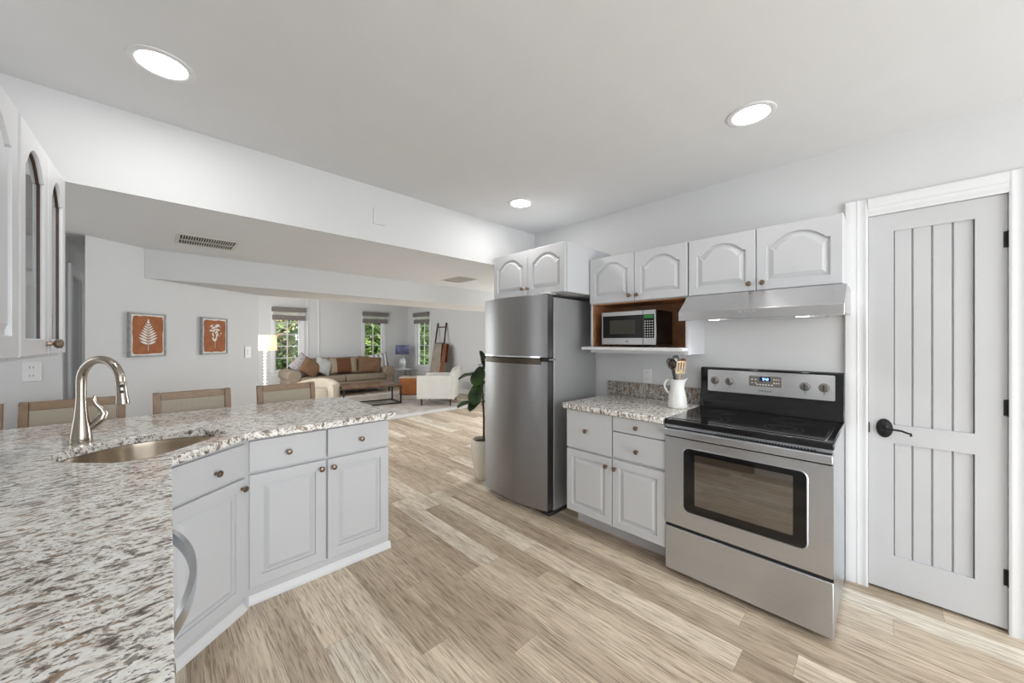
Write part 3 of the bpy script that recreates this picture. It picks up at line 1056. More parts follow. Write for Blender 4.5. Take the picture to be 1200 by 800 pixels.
for i, ch in enumerate('942'):
    ox = -0.006 + i * 0.010 + (0.003 if i else 0)
    for sg in DIG[ch]:
        a0, b0, a1, b1 = SEG[sg]
        x0, x1 = ox + a0 * 0.006, ox + a1 * 0.006
        z0_, z1_ = 1.132 + b0 * 0.013, 1.132 + b1 * 0.013
        g.box(x0 - 0.0008, x1 + 0.0008, 0.5906, 0.5911, z0_ - 0.0008, z1_ + 0.0008)
g.build('digits', led_m, dp, smooth=False)
g = G()
for i in range(6):
    g.box(-0.04 + i * 0.0155, -0.031 + i * 0.0155, 0.5912, 0.5919, 1.100, 1.1065)
for i in range(3):
    for j in range(2):
        g.box(0.050 + i * 0.012, 0.057 + i * 0.012, 0.5912, 0.5919, 1.114 + j * 0.022, 1.120 + j * 0.022)
for i in range(2):
    for j in range(2):
        g.box(-0.070 + i * 0.02, -0.060 + i * 0.02, 0.5912, 0.5919, 1.110 + j * 0.022, 1.115 + j * 0.022)
g.build('buttons', plate_m, dp, smooth=False)


def text(body, size, mat, parent, loc, rot, name='lettering', ext=0.0004, shear=0.0):
    cu = bpy.data.curves.new(name, 'FONT')
    cu.body = body
    cu.size = size
    cu.extrude = ext
    cu.align_x = 'CENTER'
    cu.shear = shear
    tmp = bpy.data.objects.new('tmp_text', cu)
    COL.objects.link(tmp)
    bpy.context.view_layer.update()
    me = bpy.data.meshes.new_from_object(tmp.evaluated_get(bpy.context.evaluated_depsgraph_get()))
    bpy.data.objects.remove(tmp)
    o = bpy.data.objects.new(name, me)
    me.materials.clear()
    me.materials.append(mat)
    COL.objects.link(o)
    o.parent = parent
    o.location = loc
    o.rotation_euler = rot
    return o


text('Whirlpool', 0.017, darkplas_m, bgd, (0.004, 0.5935, 1.058), (PI / 2, 0, 0), shear=0.25)

# ---------- range hood
hd_ = thing('range_hood', 'stainless steel under-cabinet range hood with two lit lamps above the range', 'range hood', (2.53, 0.532, 1.51), RR)
prof = [(-0.145, 0.0), (-0.145, 0.055), (0.0, 0.167), (0.348, 0.167), (0.348, 0.025), (-0.12, 0.014), (-0.135, 0.0)]
g = G().prism(prof, 'x', -0.392, 0.392)
g.build('canopy', steel('hood_steel', (0.66, 0.66, 0.67), 0.3), hd_, bevel=0.002)
g = G()
for i in range(5):
    g.lathe([(0.0055, 0), (0.0055, 0.004), (0.0, 0.004)], (-0.068 + i * 0.022, -0.145, 0.038), (0, -1, 0), 12)
g.build('control_buttons', chrome_m, hd_)
for x in (-0.21, 0.222):
    G().lathe([(0.03, 0), (0.03, 0.004), (0.022, 0.006), (0, 0.006)], (x, -0.06, 0.0075), (0, 0, -1), 24).build('lamp', hoodlight_m, hd_)
    l = bpy.data.lights.new('hood_lamp_light', 'SPOT')
    l.energy = 2.0
    l.spot_size = R(120)
    l.shadow_soft_size = 0.03
    o = bpy.data.objects.new('hood_lamp_light', l)
    COL.objects.link(o)
    o.parent = hd_
    o.location = (x, -0.06, -0.006)
G().box(-0.30, 0.30, 0.03, 0.28, 0.008, 0.016).build('filter', steel_m, hd_)

# ---------- upper cabinet over range
c = thing('wall_cabinet', 'pale grey arched two-door wall cabinet above the range hood', 'cabinet', (2.569, 0.921, 0), RR)
G().box(0, 0.766, 0.001, 0.31, 1.681, 2.050).build('body', cab_m, c, bevel=0.001)
d = door_leaf(c, 0.0, 0.379, 1.683, 2.048, True, m=0.05); knob(d, 0.348, -0.019, 1.724)
d = door_leaf(c, 0.384, 0.766, 1.683, 2.048, True, m=0.05); knob(d, 0.416, -0.019, 1.724)
# filler beside hood against casing
# ---------- microwave cabinet
c = thing('wall_cabinet', 'pale grey arched two-door wall cabinet with an open brown niche holding the microwave', 'cabinet', (2.569, 1.700, 0), RR)
G().box(0, 0.770, 0.001, 0.31, 1.681, 2.050).build('body', cab_m, c, bevel=0.001)
d = door_leaf(c, 0.002, 0.386, 1.684, 2.048, True, m=0.05); knob(d, 0.355, -0.019, 1.725)
d = door_leaf(c, 0.391, 0.770, 1.684, 2.048, True, m=0.05); knob(d, 0.416, -0.019, 1.725)
G().box(0, 0.018, 0.0, 0.31, 1.29, 1.681).build('side_panel', cab_m, c, bevel=0.001)
G().box(0.752, 0.770, 0.0, 0.31, 1.29, 1.681).build('side_panel', cab_m, c, bevel=0.001)
G().box(0.018, 0.022, 0.004, 0.30, 1.338, 1.678).box(0.748, 0.752, 0.004, 0.30, 1.338, 1.678).box(0.022, 0.748, 0.004, 0.30, 1.674, 1.6805).box(0.022, 0.748, 0.30, 0.309, 1.338, 1.674).build('niche_lining', niche_m, c, smooth=False)
G().box(0.018, 0.752, 0.0, 0.31, 1.291, 1.312).build('bottom_rail', cab_m, c)
G().box(-0.045, 0.765, -0.075, 0.30, 1.3125, 1.3375).build('shelf', trim_m, c, bevel=0.006)

# ---------- microwave
mw = thing('microwave', 'countertop microwave with steel front and black sides in the open niche', 'microwave', (2.575, 1.590, 1.338), RR)
G().box(0, 0.44, 0.0, 0.275, 0.018, 0.272).build('body', blackgl_m, mw, bevel=0.003)
fr = G().box(0, 0.44, -0.018, -0.0005, 0.018, 0.272).build('front_frame', steel('microwave_steel', (0.55, 0.55, 0.56), 0.34), mw, bevel=0.003)
mwglass = plain('microwave_glass', (0.012, 0.012, 0.010), 0.12, 0.0, spec=0.15)
G().box(0.012, 0.345, -0.0205, -0.0182, 0.068, 0.240).build('door_glass', mwglass, fr, bevel=0.002)
G().box(0.075, 0.285, -0.0215, -0.0206, 0.100, 0.205).build('door_window', plain('mesh_window', (0.06, 0.055, 0.045), 0.3, spec=0.15), fr)
G().box(0.350, 0.430, -0.0205, -0.0182, 0.068, 0.240).build('keypad', mwglass, fr, bevel=0.001)
G().box(0.356, 0.424, -0.0215, -0.0206, 0.212, 0.236).build('display', green_led_m, fr)
g = G()
for i in range(4):
    for j in range(7):
        g.lathe([(0.0042, 0), (0.0042, 0.001)], (0.363 + i * 0.018, -0.0206, 0.082 + j * 0.018), (0, -1, 0), 8)
g.build('keys', plate_m, fr)
G().box(0.345, 0.348, -0.0195, -0.018, 0.02, 0.27).build('door_gap', rubber_m, fr)
G().box(0.208, 0.228, -0.0195, -0.0182, 0.034, 0.052).build('badge', plain('badge_grey', (0.25, 0.25, 0.25), 0.3), fr)
for fx in (0.04, 0.40):
    G().cyl((fx, 0.05, 0), (fx, 0.05, 0.018), 0.012).build('foot', rubber_m, mw)

# ---------- cabinet over the refrigerator
c = thing('wall_cabinet', 'deep pale grey arched two-door cabinet above the refrigerator', 'cabinet', (2.256, 2.529, 0), RR)
G().box(0, 0.823, 0.001, 0.622, 1.764, 2.149).build('body', cab_m, c, bevel=0.001)
d = door_leaf(c, 0.0, 0.418, 1.766, 2.147, True, m=0.05); knob(d, 0.373, -0.019, 1.824)
d = door_leaf(c, 0.424, 0.815, 1.766, 2.147, True, m=0.05); knob(d, 0.436, -0.019, 1.822)

# ---------- refrigerator
fg = thing('refrigerator', 'stainless steel top-freezer refrigerator with bowed doors below the deep wall cabinet', 'refrigerator', (2.2, 2.235, 0), RR)
G().box(-0.372, 0.385, 0.075, 0.665, 0.03, 1.735).build('body', fridgeside_m, fg, bevel=0.006)
G().box(-0.36, 0.375, 0.062, 0.075, 0.05, 1.73).build('gasket', rubber_m, fg)


def bowed(z0, z1, name):
    g = G()
    n = 24
    X0, X1 = -0.376, 0.380

    def prof(dz, ins):
        P = []
        for i in range(n + 1):
            u = i / n
            x = X0 + ins + (X1 - X0 - 2 * ins) * u
            P.append((x, 0.0 + ins - 0.05 * (1 - (2 * u - 1) ** 2), dz))
        P += [(X1 - ins, 0.062 - ins * 0.3, dz), (X0 + ins, 0.062 - ins * 0.3, dz)]
        return P
    g.loft([prof(z0, 0.006), prof(z0 + 0.004, 0.0), prof(z1 - 0.004, 0.0), prof(z1, 0.006)])
    return g.build(name, fridge_m, fg, angle=45)


top = bowed(1.250, 1.756, 'freezer_door')
low = bowed(0.04, 1.222, 'refrigerator_door')
# recessed handle between the doors


def bowstrip(x0, x1, z0, z1, y0, y1):
    g = G()
    n = 20
    loops = []
    for i in range(n + 1):
        x = x0 + (x1 - x0) * i / n
        u = (x + 0.376) / 0.756
        yb = -0.05 * (1 - (2 * u - 1) ** 2)
        loops.append([(x, yb + y0, z0), (x, yb + y0, z1), (x, yb + y1, z1), (x, yb + y1, z0)])
    return g.loft(loops)


bowstrip(-0.372, 0.376, 1.224, 1.249, 0.015, 0.04).build('door_gap', rubber_m, fg)
bowstrip(-0.345, 0.325, 1.249, 1.262, -0.016, 0.0).build('handle', chrome_m, top, angle=40)
bowstrip(-0.345, 0.325, 1.196, 1.240, -0.012, 0.002).build('handle', plain('dark_bronze_handle', (0.09, 0.075, 0.06), 0.25, 0.8), low, angle=40)
G().box(0.34, 0.385, 0.02, 0.09, 1.229, 1.244).build('hinge', chrome_m, fg)
G().box(0.30, 0.38, 0.0, 0.11, 1.757, 1.770).build('hinge_cover', plate_m, fg, bevel=0.003)
G().box(-0.36, 0.37, 0.08, 0.10, 0.0, 0.03).build('kick_grille', darkplas_m, fg)
G().box(0.30, 0.384, 0.02, 0.60, 0.0, 0.029).build('foot', darkplas_m, fg)

# ---------- left wall cabinets
c = thing('wall_cabinet', 'pale wall cabinet with two arched glass doors, at the left above the counter', 'cabinet', (-0.2985, 1.74, 0), ang)
W_ = 0.645
ZB, ZT = 1.322, 2.045
gg = G().box(0, 0.016, 0.001, 0.30, ZB, ZT).box(W_ - 0.016, W_, 0.001, 0.30, ZB, ZT).box(0.016, W_ - 0.016, 0.001, 0.30, ZB, ZB + 0.018).box(0.016, W_ - 0.016, 0.001, 0.30, ZT - 0.018, ZT).box(0.016, W_ - 0.016, 0.29, 0.30, ZB + 0.018, ZT - 0.018)
gg.build('body', cab_m, c)
G().box(0.016, W_ - 0.016, 0.02, 0.29, 1.56, 1.575).build('shelf', cab_m, c)
G().box(0.016, W_ - 0.016, 0.02, 0.29, 1.80, 1.815).build('shelf', cab_m, c)
d = door_leaf(c, 0.012, 0.345, ZB + 0.012, ZT - 0.004, True, glassy=True, m=0.055, rise=0.07); knob(d, 0.326, -0.019, 1.372, 1.1)
d = door_leaf(c, 0.350, 0.640, ZB + 0.012, ZT - 0.004, True, glassy=True, m=0.055, rise=0.07); knob(d, 0.372, -0.019, 1.372, 1.1)
c = thing('wall_cabinet', 'solid-door arched wall cabinet at the left picture edge', 'cabinet', (-0.3155, 0.88, 0), ang)
G().box(0, 0.858, 0.001, 0.28, ZB, ZT).build('body', cab_m, c)
door_leaf(c, 0.0, 0.425, ZB + 0.012, ZT - 0.004, True, m=0.06, rise=0.07)
door_leaf(c, 0.43, 0.856, ZB + 0.012, ZT - 0.004, True, m=0.06, rise=0.07)

# ------------------------------------------------------------------ pantry door
dx = 2.885
dt = 0.018


def yz(g, y0, y1, z0, z1, x0, x1):
    g.box(x0, x1, y0, y1, z0, z1)


g = G()
y0, y1 = -0.4025, 0.0685
st = 0.098
py0, py1 = -0.306, -0.030
yz(g, y0, py0, 0.018, 2.080, dx, dx + 0.035)
yz(g, py1, y1, 0.018, 2.080, dx, dx + 0.035)
yz(g, py0, py1, 1.984, 2.080, dx, dx + 0.035)
yz(g, py0, py1, 0.824, 0.925, dx, dx + 0.035)
yz(g, py0, py1, 0.018, 0.210, dx, dx + 0.035)
dd = struct(g.build('door_1', door_m, smooth=False))
bw = (py1 - py0) / 4
for zz0, zz1 in ((0.210, 0.824), (0.925, 1.984)):
    g = G()
    for i in range(4):
        a, b_ = py0 + i * bw, py0 + (i + 1) * bw
        g.prism([(dx + 0.022, a), (dx + 0.016, a + 0.004), (dx + 0.012, a + 0.0045), (dx + 0.012, b_ - 0.0045), (dx + 0.016, b_ - 0.004), (dx + 0.022, b_)], 'z', zz0, zz1)
    g.box(dx + 0.022, dx + 0.030, py0, py1, zz0, zz1)
    g.build('beadboard_panel', door_m, dd, smooth=False)
for hz in (0.262, 1.066, 1.864):
    g = G()
    g.cyl((dx - 0.008, y0 - 0.004, hz - 0.04), (dx - 0.008, y0 - 0.004, hz + 0.04), 0.0065, seg=14)
    g.box(dx - 0.003, dx - 0.0005, y0 - 0.01, y0 + 0.012, hz - 0.038, hz + 0.038)
    g.build('hinge', black_m, dd)
gh = G().lathe([(0.046, 0), (0.046, 0.004), (0.040, 0.010), (0.022, 0.013), (0.014, 0.017), (0.013, 0.034), (0.0, 0.035)], (dx, 0.006, 0.902), (-1, 0, 0), 28)
for v_ in gh.bm.verts:
    v_.co.y = 0.006 + (v_.co.y - 0.006) * 0.72
    v_.co.z = 0.902 + (v_.co.z - 0.902) * 1.12
hl = gh.build('door_handle', black_m, dd)
lp = [(dx - 0.036, 0.012, 0.902), (dx - 0.044, -0.004, 0.901), (dx - 0.046, -0.03, 0.905), (dx - 0.046, -0.06, 0.903), (dx - 0.046, -0.080, 0.895), (dx - 0.046, -0.092, 0.893), (dx - 0.046, -0.094, 0.884), (dx - 0.046, -0.086, 0.882)]
lp = [Vector(p) for p in lp]
G().tube([(dx - 0.01, 0.012, 0.902)] + lp, [0.010, 0.010, 0.008, 0.0055, 0.005, 0.005, 0.005, 0.0045, 0.0035], 12).build('lever', black_m, hl, angle=60)
G().box(dx - 0.003, dx + 0.002, 0.064, 0.074, 0.868, 0.925).build('latch_plate', black_m, dd)
# black block behind the door; the closet's shade is put into its colour
struct(G().box(3.0, 3.6, -0.6, 0.3, 0, 2.2).build('wall_closet_shade', rubber_m, smooth=False))
# casing
g = G()
CW = 0.098
cpts = [(0, 0), (0.012, 0), (0.015, 0.006), (0.015, 0.012), (0.0125, 0.018), (0.0145, 0.040), (0.0165, 0.044), (0.0145, 0.048), (0.017, 0.066), (0.0195, 0.074), (0.0195, 0.094), (0.015, 0.098), (0, 0.098)]


def casing_v(yedge, sgn):
    P = [(2.88 - a, yedge + sgn * b_) for a, b_ in cpts]
    g.prism(P, 'z', 0.0, DTOP + CW)


casing_v(DY1, 1)
casing_v(DY0, -1)
P = [(2.88 - a, DTOP + b_) for a, b_ in cpts]
vs0 = [g.bm.verts.new((p[0], DY0, p[1])) for p in P]
vs1 = [g.bm.verts.new((p[0], DY1, p[1])) for p in P]
g.bm.faces.new(vs0); g.bm.faces.new(vs1[::-1])
for i in range(len(P)):
    j = (i + 1) % len(P)
    g.bm.faces.new((vs0[i], vs0[j], vs1[j], vs1[i]))
struct(g.build('trim_1', trim_m, angle=30))
struct(G().box(2.864, 2.88, -3.0, DY0 - CW, 0, 0.12).build('baseboard_kitchen', trim_m, bevel=0.003))

# ------------------------------------------------------------------ recessed lights, vents, plates
def can_light(x, y, label, watt):
    t = thing('ceiling_light', label, 'recessed light', (x, y, CEIL), 0, 'recessed lights in the kitchen ceiling')
    G().lathe([(0.105, 0), (0.104, -0.004), (0.088, -0.007), (0.080, -0.004), (0.080, 0.0)], (0, 0, -0.0005), (0, 0, 1), 40, (False, False)).build('trim_ring', trim_m, t)
    G().lathe([(0.079, -0.003), (0.0, -0.0035)], (0, 0, 0), (0, 0, 1), 40, (False, False)).build('diffuser', light_m, t)
    l = bpy.data.lights.new('can_light', 'AREA')
    l.shape = 'DISK'
    l.size = 0.15
    l.energy = watt
    l.color = (1, 0.98, 0.95)
    o = bpy.data.objects.new('can_light', l)
    COL.objects.link(o)
    o.parent = t
    o.location = (0, 0, -0.01)


can_light(0.02, 2.062, 'round recessed ceiling light at upper left, nearest the header wall over the sink', 3.0)
can_light(2.118, 0.469, 'round recessed ceiling light in front of the range hood cabinets', 0.6)
can_light(2.132, 2.083, 'round recessed ceiling light nearest the cabinet over the refrigerator', 3.0)


def vent(x0, x1, y0, y1, label, n, rows):
    t = thing('ceiling_vent', label, 'vent', ((x0 + x1) / 2, (y0 + y1) / 2, LOW), 0, 'air vents in the low ceiling')
    w, h = (x1 - x0) / 2, (y1 - y0) / 2
    b_ = 0.022
    G().box(-w, w, -h, -h + b_, -0.006, 0).box(-w, w, h - b_, h, -0.006, 0).box(-w, -w + b_, -h + b_, h - b_, -0.006, 0).box(w - b_, w, -h + b_, h - b_, -0.006, 0).build('frame', ventm, t, bevel=0.002)
    G().box(-w + b_, w - b_, -h + b_, h - b_, -0.0015, -0.0005).build('opening', plain('vent_dark' + str(n), (0.07, 0.05, 0.04), 0.8), t)
    g = G()
    for i in range(1, n):
        x = -w + b_ + (2 * w - 2 * b_) * i / n
        g.box(x - 0.002, x + 0.002, -h + b_, h - b_, -0.008, -0.0016)
    for j in range(1, rows):
        y = -h + b_ + (2 * h - 2 * b_) * j / rows
        g.box(-w + b_, w - b_, y - 0.004, y + 0.004, -0.0085, -0.0016)
    g.build('louvres', ventm, t, smooth=False)


vent(0.10, 0.445, 3.30, 3.63, 'cream metal air vent in the low ceiling above the counter stools', 22, 2)
vent(2.42, 2.69, 3.31, 3.68, 'grey air vent in the low ceiling just left of the refrigerator cabinet', 18, 3)
g = G().box(RX - 0.014, RX - 0.001, 7.46, 7.82, 0.135, 0.317)
for i in range(9):
    g.box(RX - 0.020, RX - 0.014, 7.48, 7.80, 0.15 + i * 0.018, 0.158 + i * 0.018)
tag(g.build('wall_vent', plain('wall_vent_grey', (0.55, 0.55, 0.55), 0.6), smooth=False), 'low white return-air grille on the living room wall behind the armchair', 'vent')


def plate(name, label, cat, loc, rotz, w=0.072, h=0.116, kind='outlet'):
    t = thing(name, label, cat, loc, rotz)
    G().box(-w / 2, w / 2, -0.006, 0, -h / 2, h / 2).build('cover_plate', plate_m, t, bevel=0.002)
    if kind == 'outlet':
        for zz in (-0.026, 0.026):
            r_ = G().loft([rloop(-0.017, 0.017, zz - 0.016, zz + 0.016, 0.007, -0.006), rloop(-0.017, 0.017, zz - 0.016, zz + 0.016, 0.007, -0.0085)]).build('receptacle', plate_m, t)
            G().box(-0.0085, -0.006, -0.0092, -0.0086, zz - 0.004, zz + 0.008).box(0.006, 0.0085, -0.0092, -0.0086, zz - 0.004, zz + 0.008).build('slots', slot_m, r_, smooth=False)
    else:
        G().box(-0.016, 0.016, -0.009, -0.006, -0.032, 0.032).build('rocker', trim_m, t, bevel=0.002)
    return t


plate('wall_outlet', 'white electrical outlet on the wall above the granite backsplash', 'outlet', (2.879, 1.363, 1.098), RR)
plate('wall_outlet', 'double-socket outlet on the white wall below the left glass cabinet', 'outlet', (-0.555, 3.749, 1.19), 0, 0.075, 0.12)
pr = math.atan2(pdir.y, pdir.x)


def onwall(s, z):
    p = Vector((-0.06, 4.03)) + pdir * s
    return (p.x - pn.x * 0.001, p.y - pn.y * 0.001, z)


plate('light_switch', 'white light switch near the corner to the right of the flower picture', 'switch', onwall(0.945, 1.27), pr, kind='switch')
t = G().box(1.129, 1.219, 2.592, 2.599, 2.235, 2.352).build('cover_plate', wall_m, bevel=0.002)
tag(t, 'blank painted-over cover plate on the header wall', 'cover plate')

# ------------------------------------------------------------------ pictures
def picture(s, label, kind):
    t = thing('framed_picture', label, 'picture', onwall(s, 1.43), pr, 'botanical prints on the angled wall')
    W2_, H2_ = 0.1285, 0.169
    b_ = 0.013
    G().box(-W2_, W2_, -0.026, 0, -H2_, -H2_ + b_).box(-W2_, W2_, -0.026, 0, H2_ - b_, H2_).box(-W2_, -W2_ + b_, -0.026, 0, -H2_ + b_, H2_ - b_).box(W2_ - b_, W2_, -0.026, 0, -H2_ + b_, H2_ - b_).build('frame', framewood_m, t, bevel=0.002)
    G().box(-W2_ + b_, W2_ - b_, -0.018, -0.002, -H2_ + b_, H2_ - b_).build('backing_paper', paper_m, t)
    rnd = random.Random(int(s * 100) + 3)
    P = []
    w, h = W2_ - b_ - 0.010, H2_ - b_ - 0.010
    for cx, cz, nx, nz in ((-w, -h, 1, 0), (w, -h, 0, 1), (w, h, -1, 0), (-w, h, 0, -1)):
        for k in range(9):
            u = k / 9
            x = cx + nx * 2 * w * u
            z = cz + nz * 2 * h * u
            j = rnd.uniform(-0.003, 0.003)
            if k == 0:
                x *= 0.96; z *= 0.97
            P.append((x + (j if nx == 0 else 0), z + (j if nz == 0 else 0)))
    G().prism(P, 'y', -0.0195, -0.0185).build('print', terracotta_m, t, smooth=False)
    g = G()

    def leaf(x, z, a, ln, wd):
        ca, sa = math.cos(a), math.sin(a)
        pp = []
        for u, v in ((0, 0), (0.2, 0.7), (0.45, 1), (0.75, 0.7), (1, 0), (0.75, -0.7), (0.45, -1), (0.2, -0.7)):
            lx, lz = u * ln, v * wd
            pp.append((x + lx * ca - lz * sa, z + lx * sa + lz * ca))
        g.prism(pp, 'y', -0.0203, -0.0196)
    if kind == 'fern':
        g.box(-0.0015, 0.0015, -0.0203, -0.0196, -0.125, 0.10)
        for i in range(9):
            z = -0.072 + i * 0.0205
            ln = [0.062, 0.074, 0.074, 0.066, 0.056, 0.046, 0.036, 0.026, 0.016][i]
            wd = 0.0088 - i * 0.0006
            for sg in (-1, 1):
                a = R(24 + 2.5 * i)
                leaf(0, z, a if sg > 0 else PI - a, ln, wd)
        leaf(0, 0.095, PI / 2, 0.03, 0.006)
    else:
        g.box(-0.0013, 0.0013, -0.0203, -0.0196, -0.115, -0.03)
        for (x, z, a, ln, wd) in [(0, -0.05, 2.2, 0.05, 0.009), (0, -0.05, 1.2, 0.055, 0.009), (-0.012, -0.01, 1.9, 0.05, 0.008), (0.012, -0.01, 1.2, 0.045, 0.009), (-0.01, 0.03, 1.6, 0.04, 0.008),
                                  (0.0, 0.02, 0.9, 0.05, 0.009), (-0.06, 0.05, 0.0, 0.06, 0.008), (-0.04, 0.07, 0.3, 0.055, 0.009), (-0.01, 0.085, 0.2, 0.06, 0.010), (0.0, 0.10, 0.1, 0.05, 0.009), (-0.05, 0.085, 0.5, 0.04, 0.007),
                                  (0.0, 0.065, -0.2, 0.055, 0.008), (0.055, 0.02, 0.8, 0.014, 0.006), (0.035, 0.0, 0.5, 0.012, 0.004), (0.05, 0.085, 0.5, 0.012, 0.004), (-0.02, 0.045, 0.6, 0.05, 0.007)]:
            leaf(x, z, a, ln, wd)
    g.build('botanical_silhouette', paper_m, t, smooth=False)


picture(0.0105, 'framed rust-coloured print with a white fern leaf', 'fern')
picture(0.566, 'framed rust-coloured print with white flower sprigs', 'flower')

# ------------------------------------------------------------------ counter stools
def stool():
    t = thing('counter_stool', 'x', 'stool')
    w = 0.207
    # origin = floor point below back centre; seat extends to -y
    for sx in (-1, 1):
        g = G()
        x = sx * (w - 0.017)
        g.loft([[(x - 0.016, -0.055 + 0.0, 0), (x + 0.016, -0.055, 0), (x + 0.016, -0.02, 0), (x - 0.016, -0.02, 0)],
                [(x - 0.018, -0.085, 0.64), (x + 0.018, -0.085, 0.64), (x + 0.018, -0.045, 0.64), (x - 0.018, -0.045, 0.64)],
                [(x - 0.018, -0.018, 1.03), (x + 0.018, -0.018, 1.03), (x + 0.018, 0.012, 1.035), (x - 0.018, 0.012, 1.035)]])
        g.build('back_post', stoolwood_m, t, bevel=0.003)
        G().loft([[(x - 0.014, -0.42, 0), (x + 0.014, -0.42, 0), (x + 0.014, -0.39, 0), (x - 0.014, -0.39, 0)],
                  [(x - 0.018, -0.445, 0.60), (x + 0.018, -0.445, 0.60), (x + 0.018, -0.405, 0.60), (x - 0.018, -0.405, 0.60)]]).build('leg', stoolwood_m, t, bevel=0.003)
    xi = w - 0.037
    G().prism([(-0.023, 0.985), (-0.016, 1.032), (0.006, 1.034), (-0.002, 0.985)], 'x', -xi, xi).build('top_rail', stoolwood_m, t, bevel=0.003)
    G().prism([(-0.070, 0.72), (-0.064, 0.76), (-0.044, 0.76), (-0.050, 0.72)], 'x', -xi, xi).build('lower_rail', stoolwood_m, t, bevel=0.003)
    G().prism([(-0.060, 0.76), (-0.0225, 0.985), (-0.006, 0.985), (-0.045, 0.76)], 'x', -xi, xi).build('back_panel', cane_m, t, bevel=0.004)
    G().box(-xi, xi, -0.44, -0.09, 0.57, 0.61).build('seat_frame', stoolwood_m, t, bevel=0.003)
    G().box(-w + 0.004, w - 0.004, -0.45, -0.088, 0.61, 0.66).build('seat', cane_m, t, bevel=0.018, seg=4)
    for z in (0.20,):
        G().box(-xi, xi, -0.415, -0.395, z, z + 0.03).build('footrest', stoolwood_m, t, bevel=0.003)
        for sx in (-1, 1):
            G().box(sx * xi - 0.008, sx * xi + 0.008, -0.395, -0.06, z + 0.06, z + 0.085).build('stretcher', stoolwood_m, t, bevel=0.003)
    return t


grp = 'wooden stools along the far side of the counter'
st0 = stool()
st0.location = (-0.345, 3.43, 0)
st0.rotation_euler = (0, 0, R(0.5))
st0['label'] = 'wooden counter stool with woven back, directly behind the faucet'
st0['group'] = grp
dup(st0, (0.195, 3.43, 0), R(3), 'wooden counter stool with woven back, below the fern picture to the right of the faucet', grp)
dup(st0, (0.772, 3.44, 0), R(2), 'wooden counter stool with woven back, at the far right by the cream living room chair', grp)
dup(st0, (-0.812, 3.43, 0), R(0), 'wooden counter stool cut off by the left picture edge', grp)

# ------------------------------------------------------------------ pitcher and utensils
pc = Vector((2.60, 1.015, TOPZ))
pt = thing('pitcher', 'white ceramic pitcher with woven relief holding kitchen utensils', 'pitcher', pc)
g = G()
prof = [(0.055, 0.0), (0.062, 0.003), (0.064, 0.010), (0.061, 0.04), (0.054, 0.09), (0.047, 0.13), (0.045, 0.155), (0.048, 0.18), (0.054, 0.198)]
seg = 48
loops = []


def ploop(r, z, k):
    Lp = []
    for i in range(seg):
        a = 2 * PI * i / seg
        rr = r
        if k > 0:
            d_ = math.cos(a - R(-70))
            if d_ > 0.75:
                rr += k * (d_ - 0.75) * 4
        Lp.append((rr * math.cos(a), rr * math.sin(a), z + (k * 0.9 * max(0, math.cos(a - R(-70)) - .75) * 4 if k else 0)))
    return Lp


for j, (r, z) in enumerate(prof):
    loops.append(ploop(r, z, 0.006 if j == len(prof) - 2 else (0.016 if j == len(prof) - 1 else 0)))
for r, z in ((0.050, 0.197), (0.043, 0.178), (0.041, 0.155), (0.050, 0.08), (0.052, 0.012)):
    loops.append(ploop(r, z, 0.014 if z > 0.19 else 0))
g.loft(loops)
body = g.build('body', ceramic_m, pt, angle=60)
g = G()
for i in range(14):
    for j in range(4):
        a = 2 * PI * (i + 0.5 * (j % 2)) / 14
        z = 0.02 + j * 0.022
        r = 0.0635 - z * 0.11
        p = Vector((r * math.cos(a), r * math.sin(a), z))
        g.tube([p + Vector((-math.sin(a), math.cos(a), -0.8)) * 0.007, p * 1.0 + Vector((math.cos(a), math.sin(a), 0)) * 0.0012, p + Vector((math.sin(a), -math.cos(a), 0.8)) * 0.007], 0.0022, 6)
g.build('woven_relief', ceramic_m, pt)
ha = R(110)
hv = Vector((math.cos(ha), math.sin(ha), 0))
G().tube([hv * 0.044 + Vector((0, 0, 0.185)), hv * 0.068 + Vector((0, 0, 0.190)), hv * 0.083 + Vector((0, 0, 0.165)), hv * 0.080 + Vector((0, 0, 0.135)), hv * 0.065 + Vector((0, 0, 0.110)), hv * 0.05 + Vector((0, 0, 0.10))], 0.0075, 12).build('handle', ceramic_m, pt, angle=60)
vr = Vector((math.cos(-FWD), math.sin(-FWD), 0))     # image right on the table plane
vr = Vector((0.7157, -0.6984, 0))
vf = Vector((0.6984, 0.7157, 0))


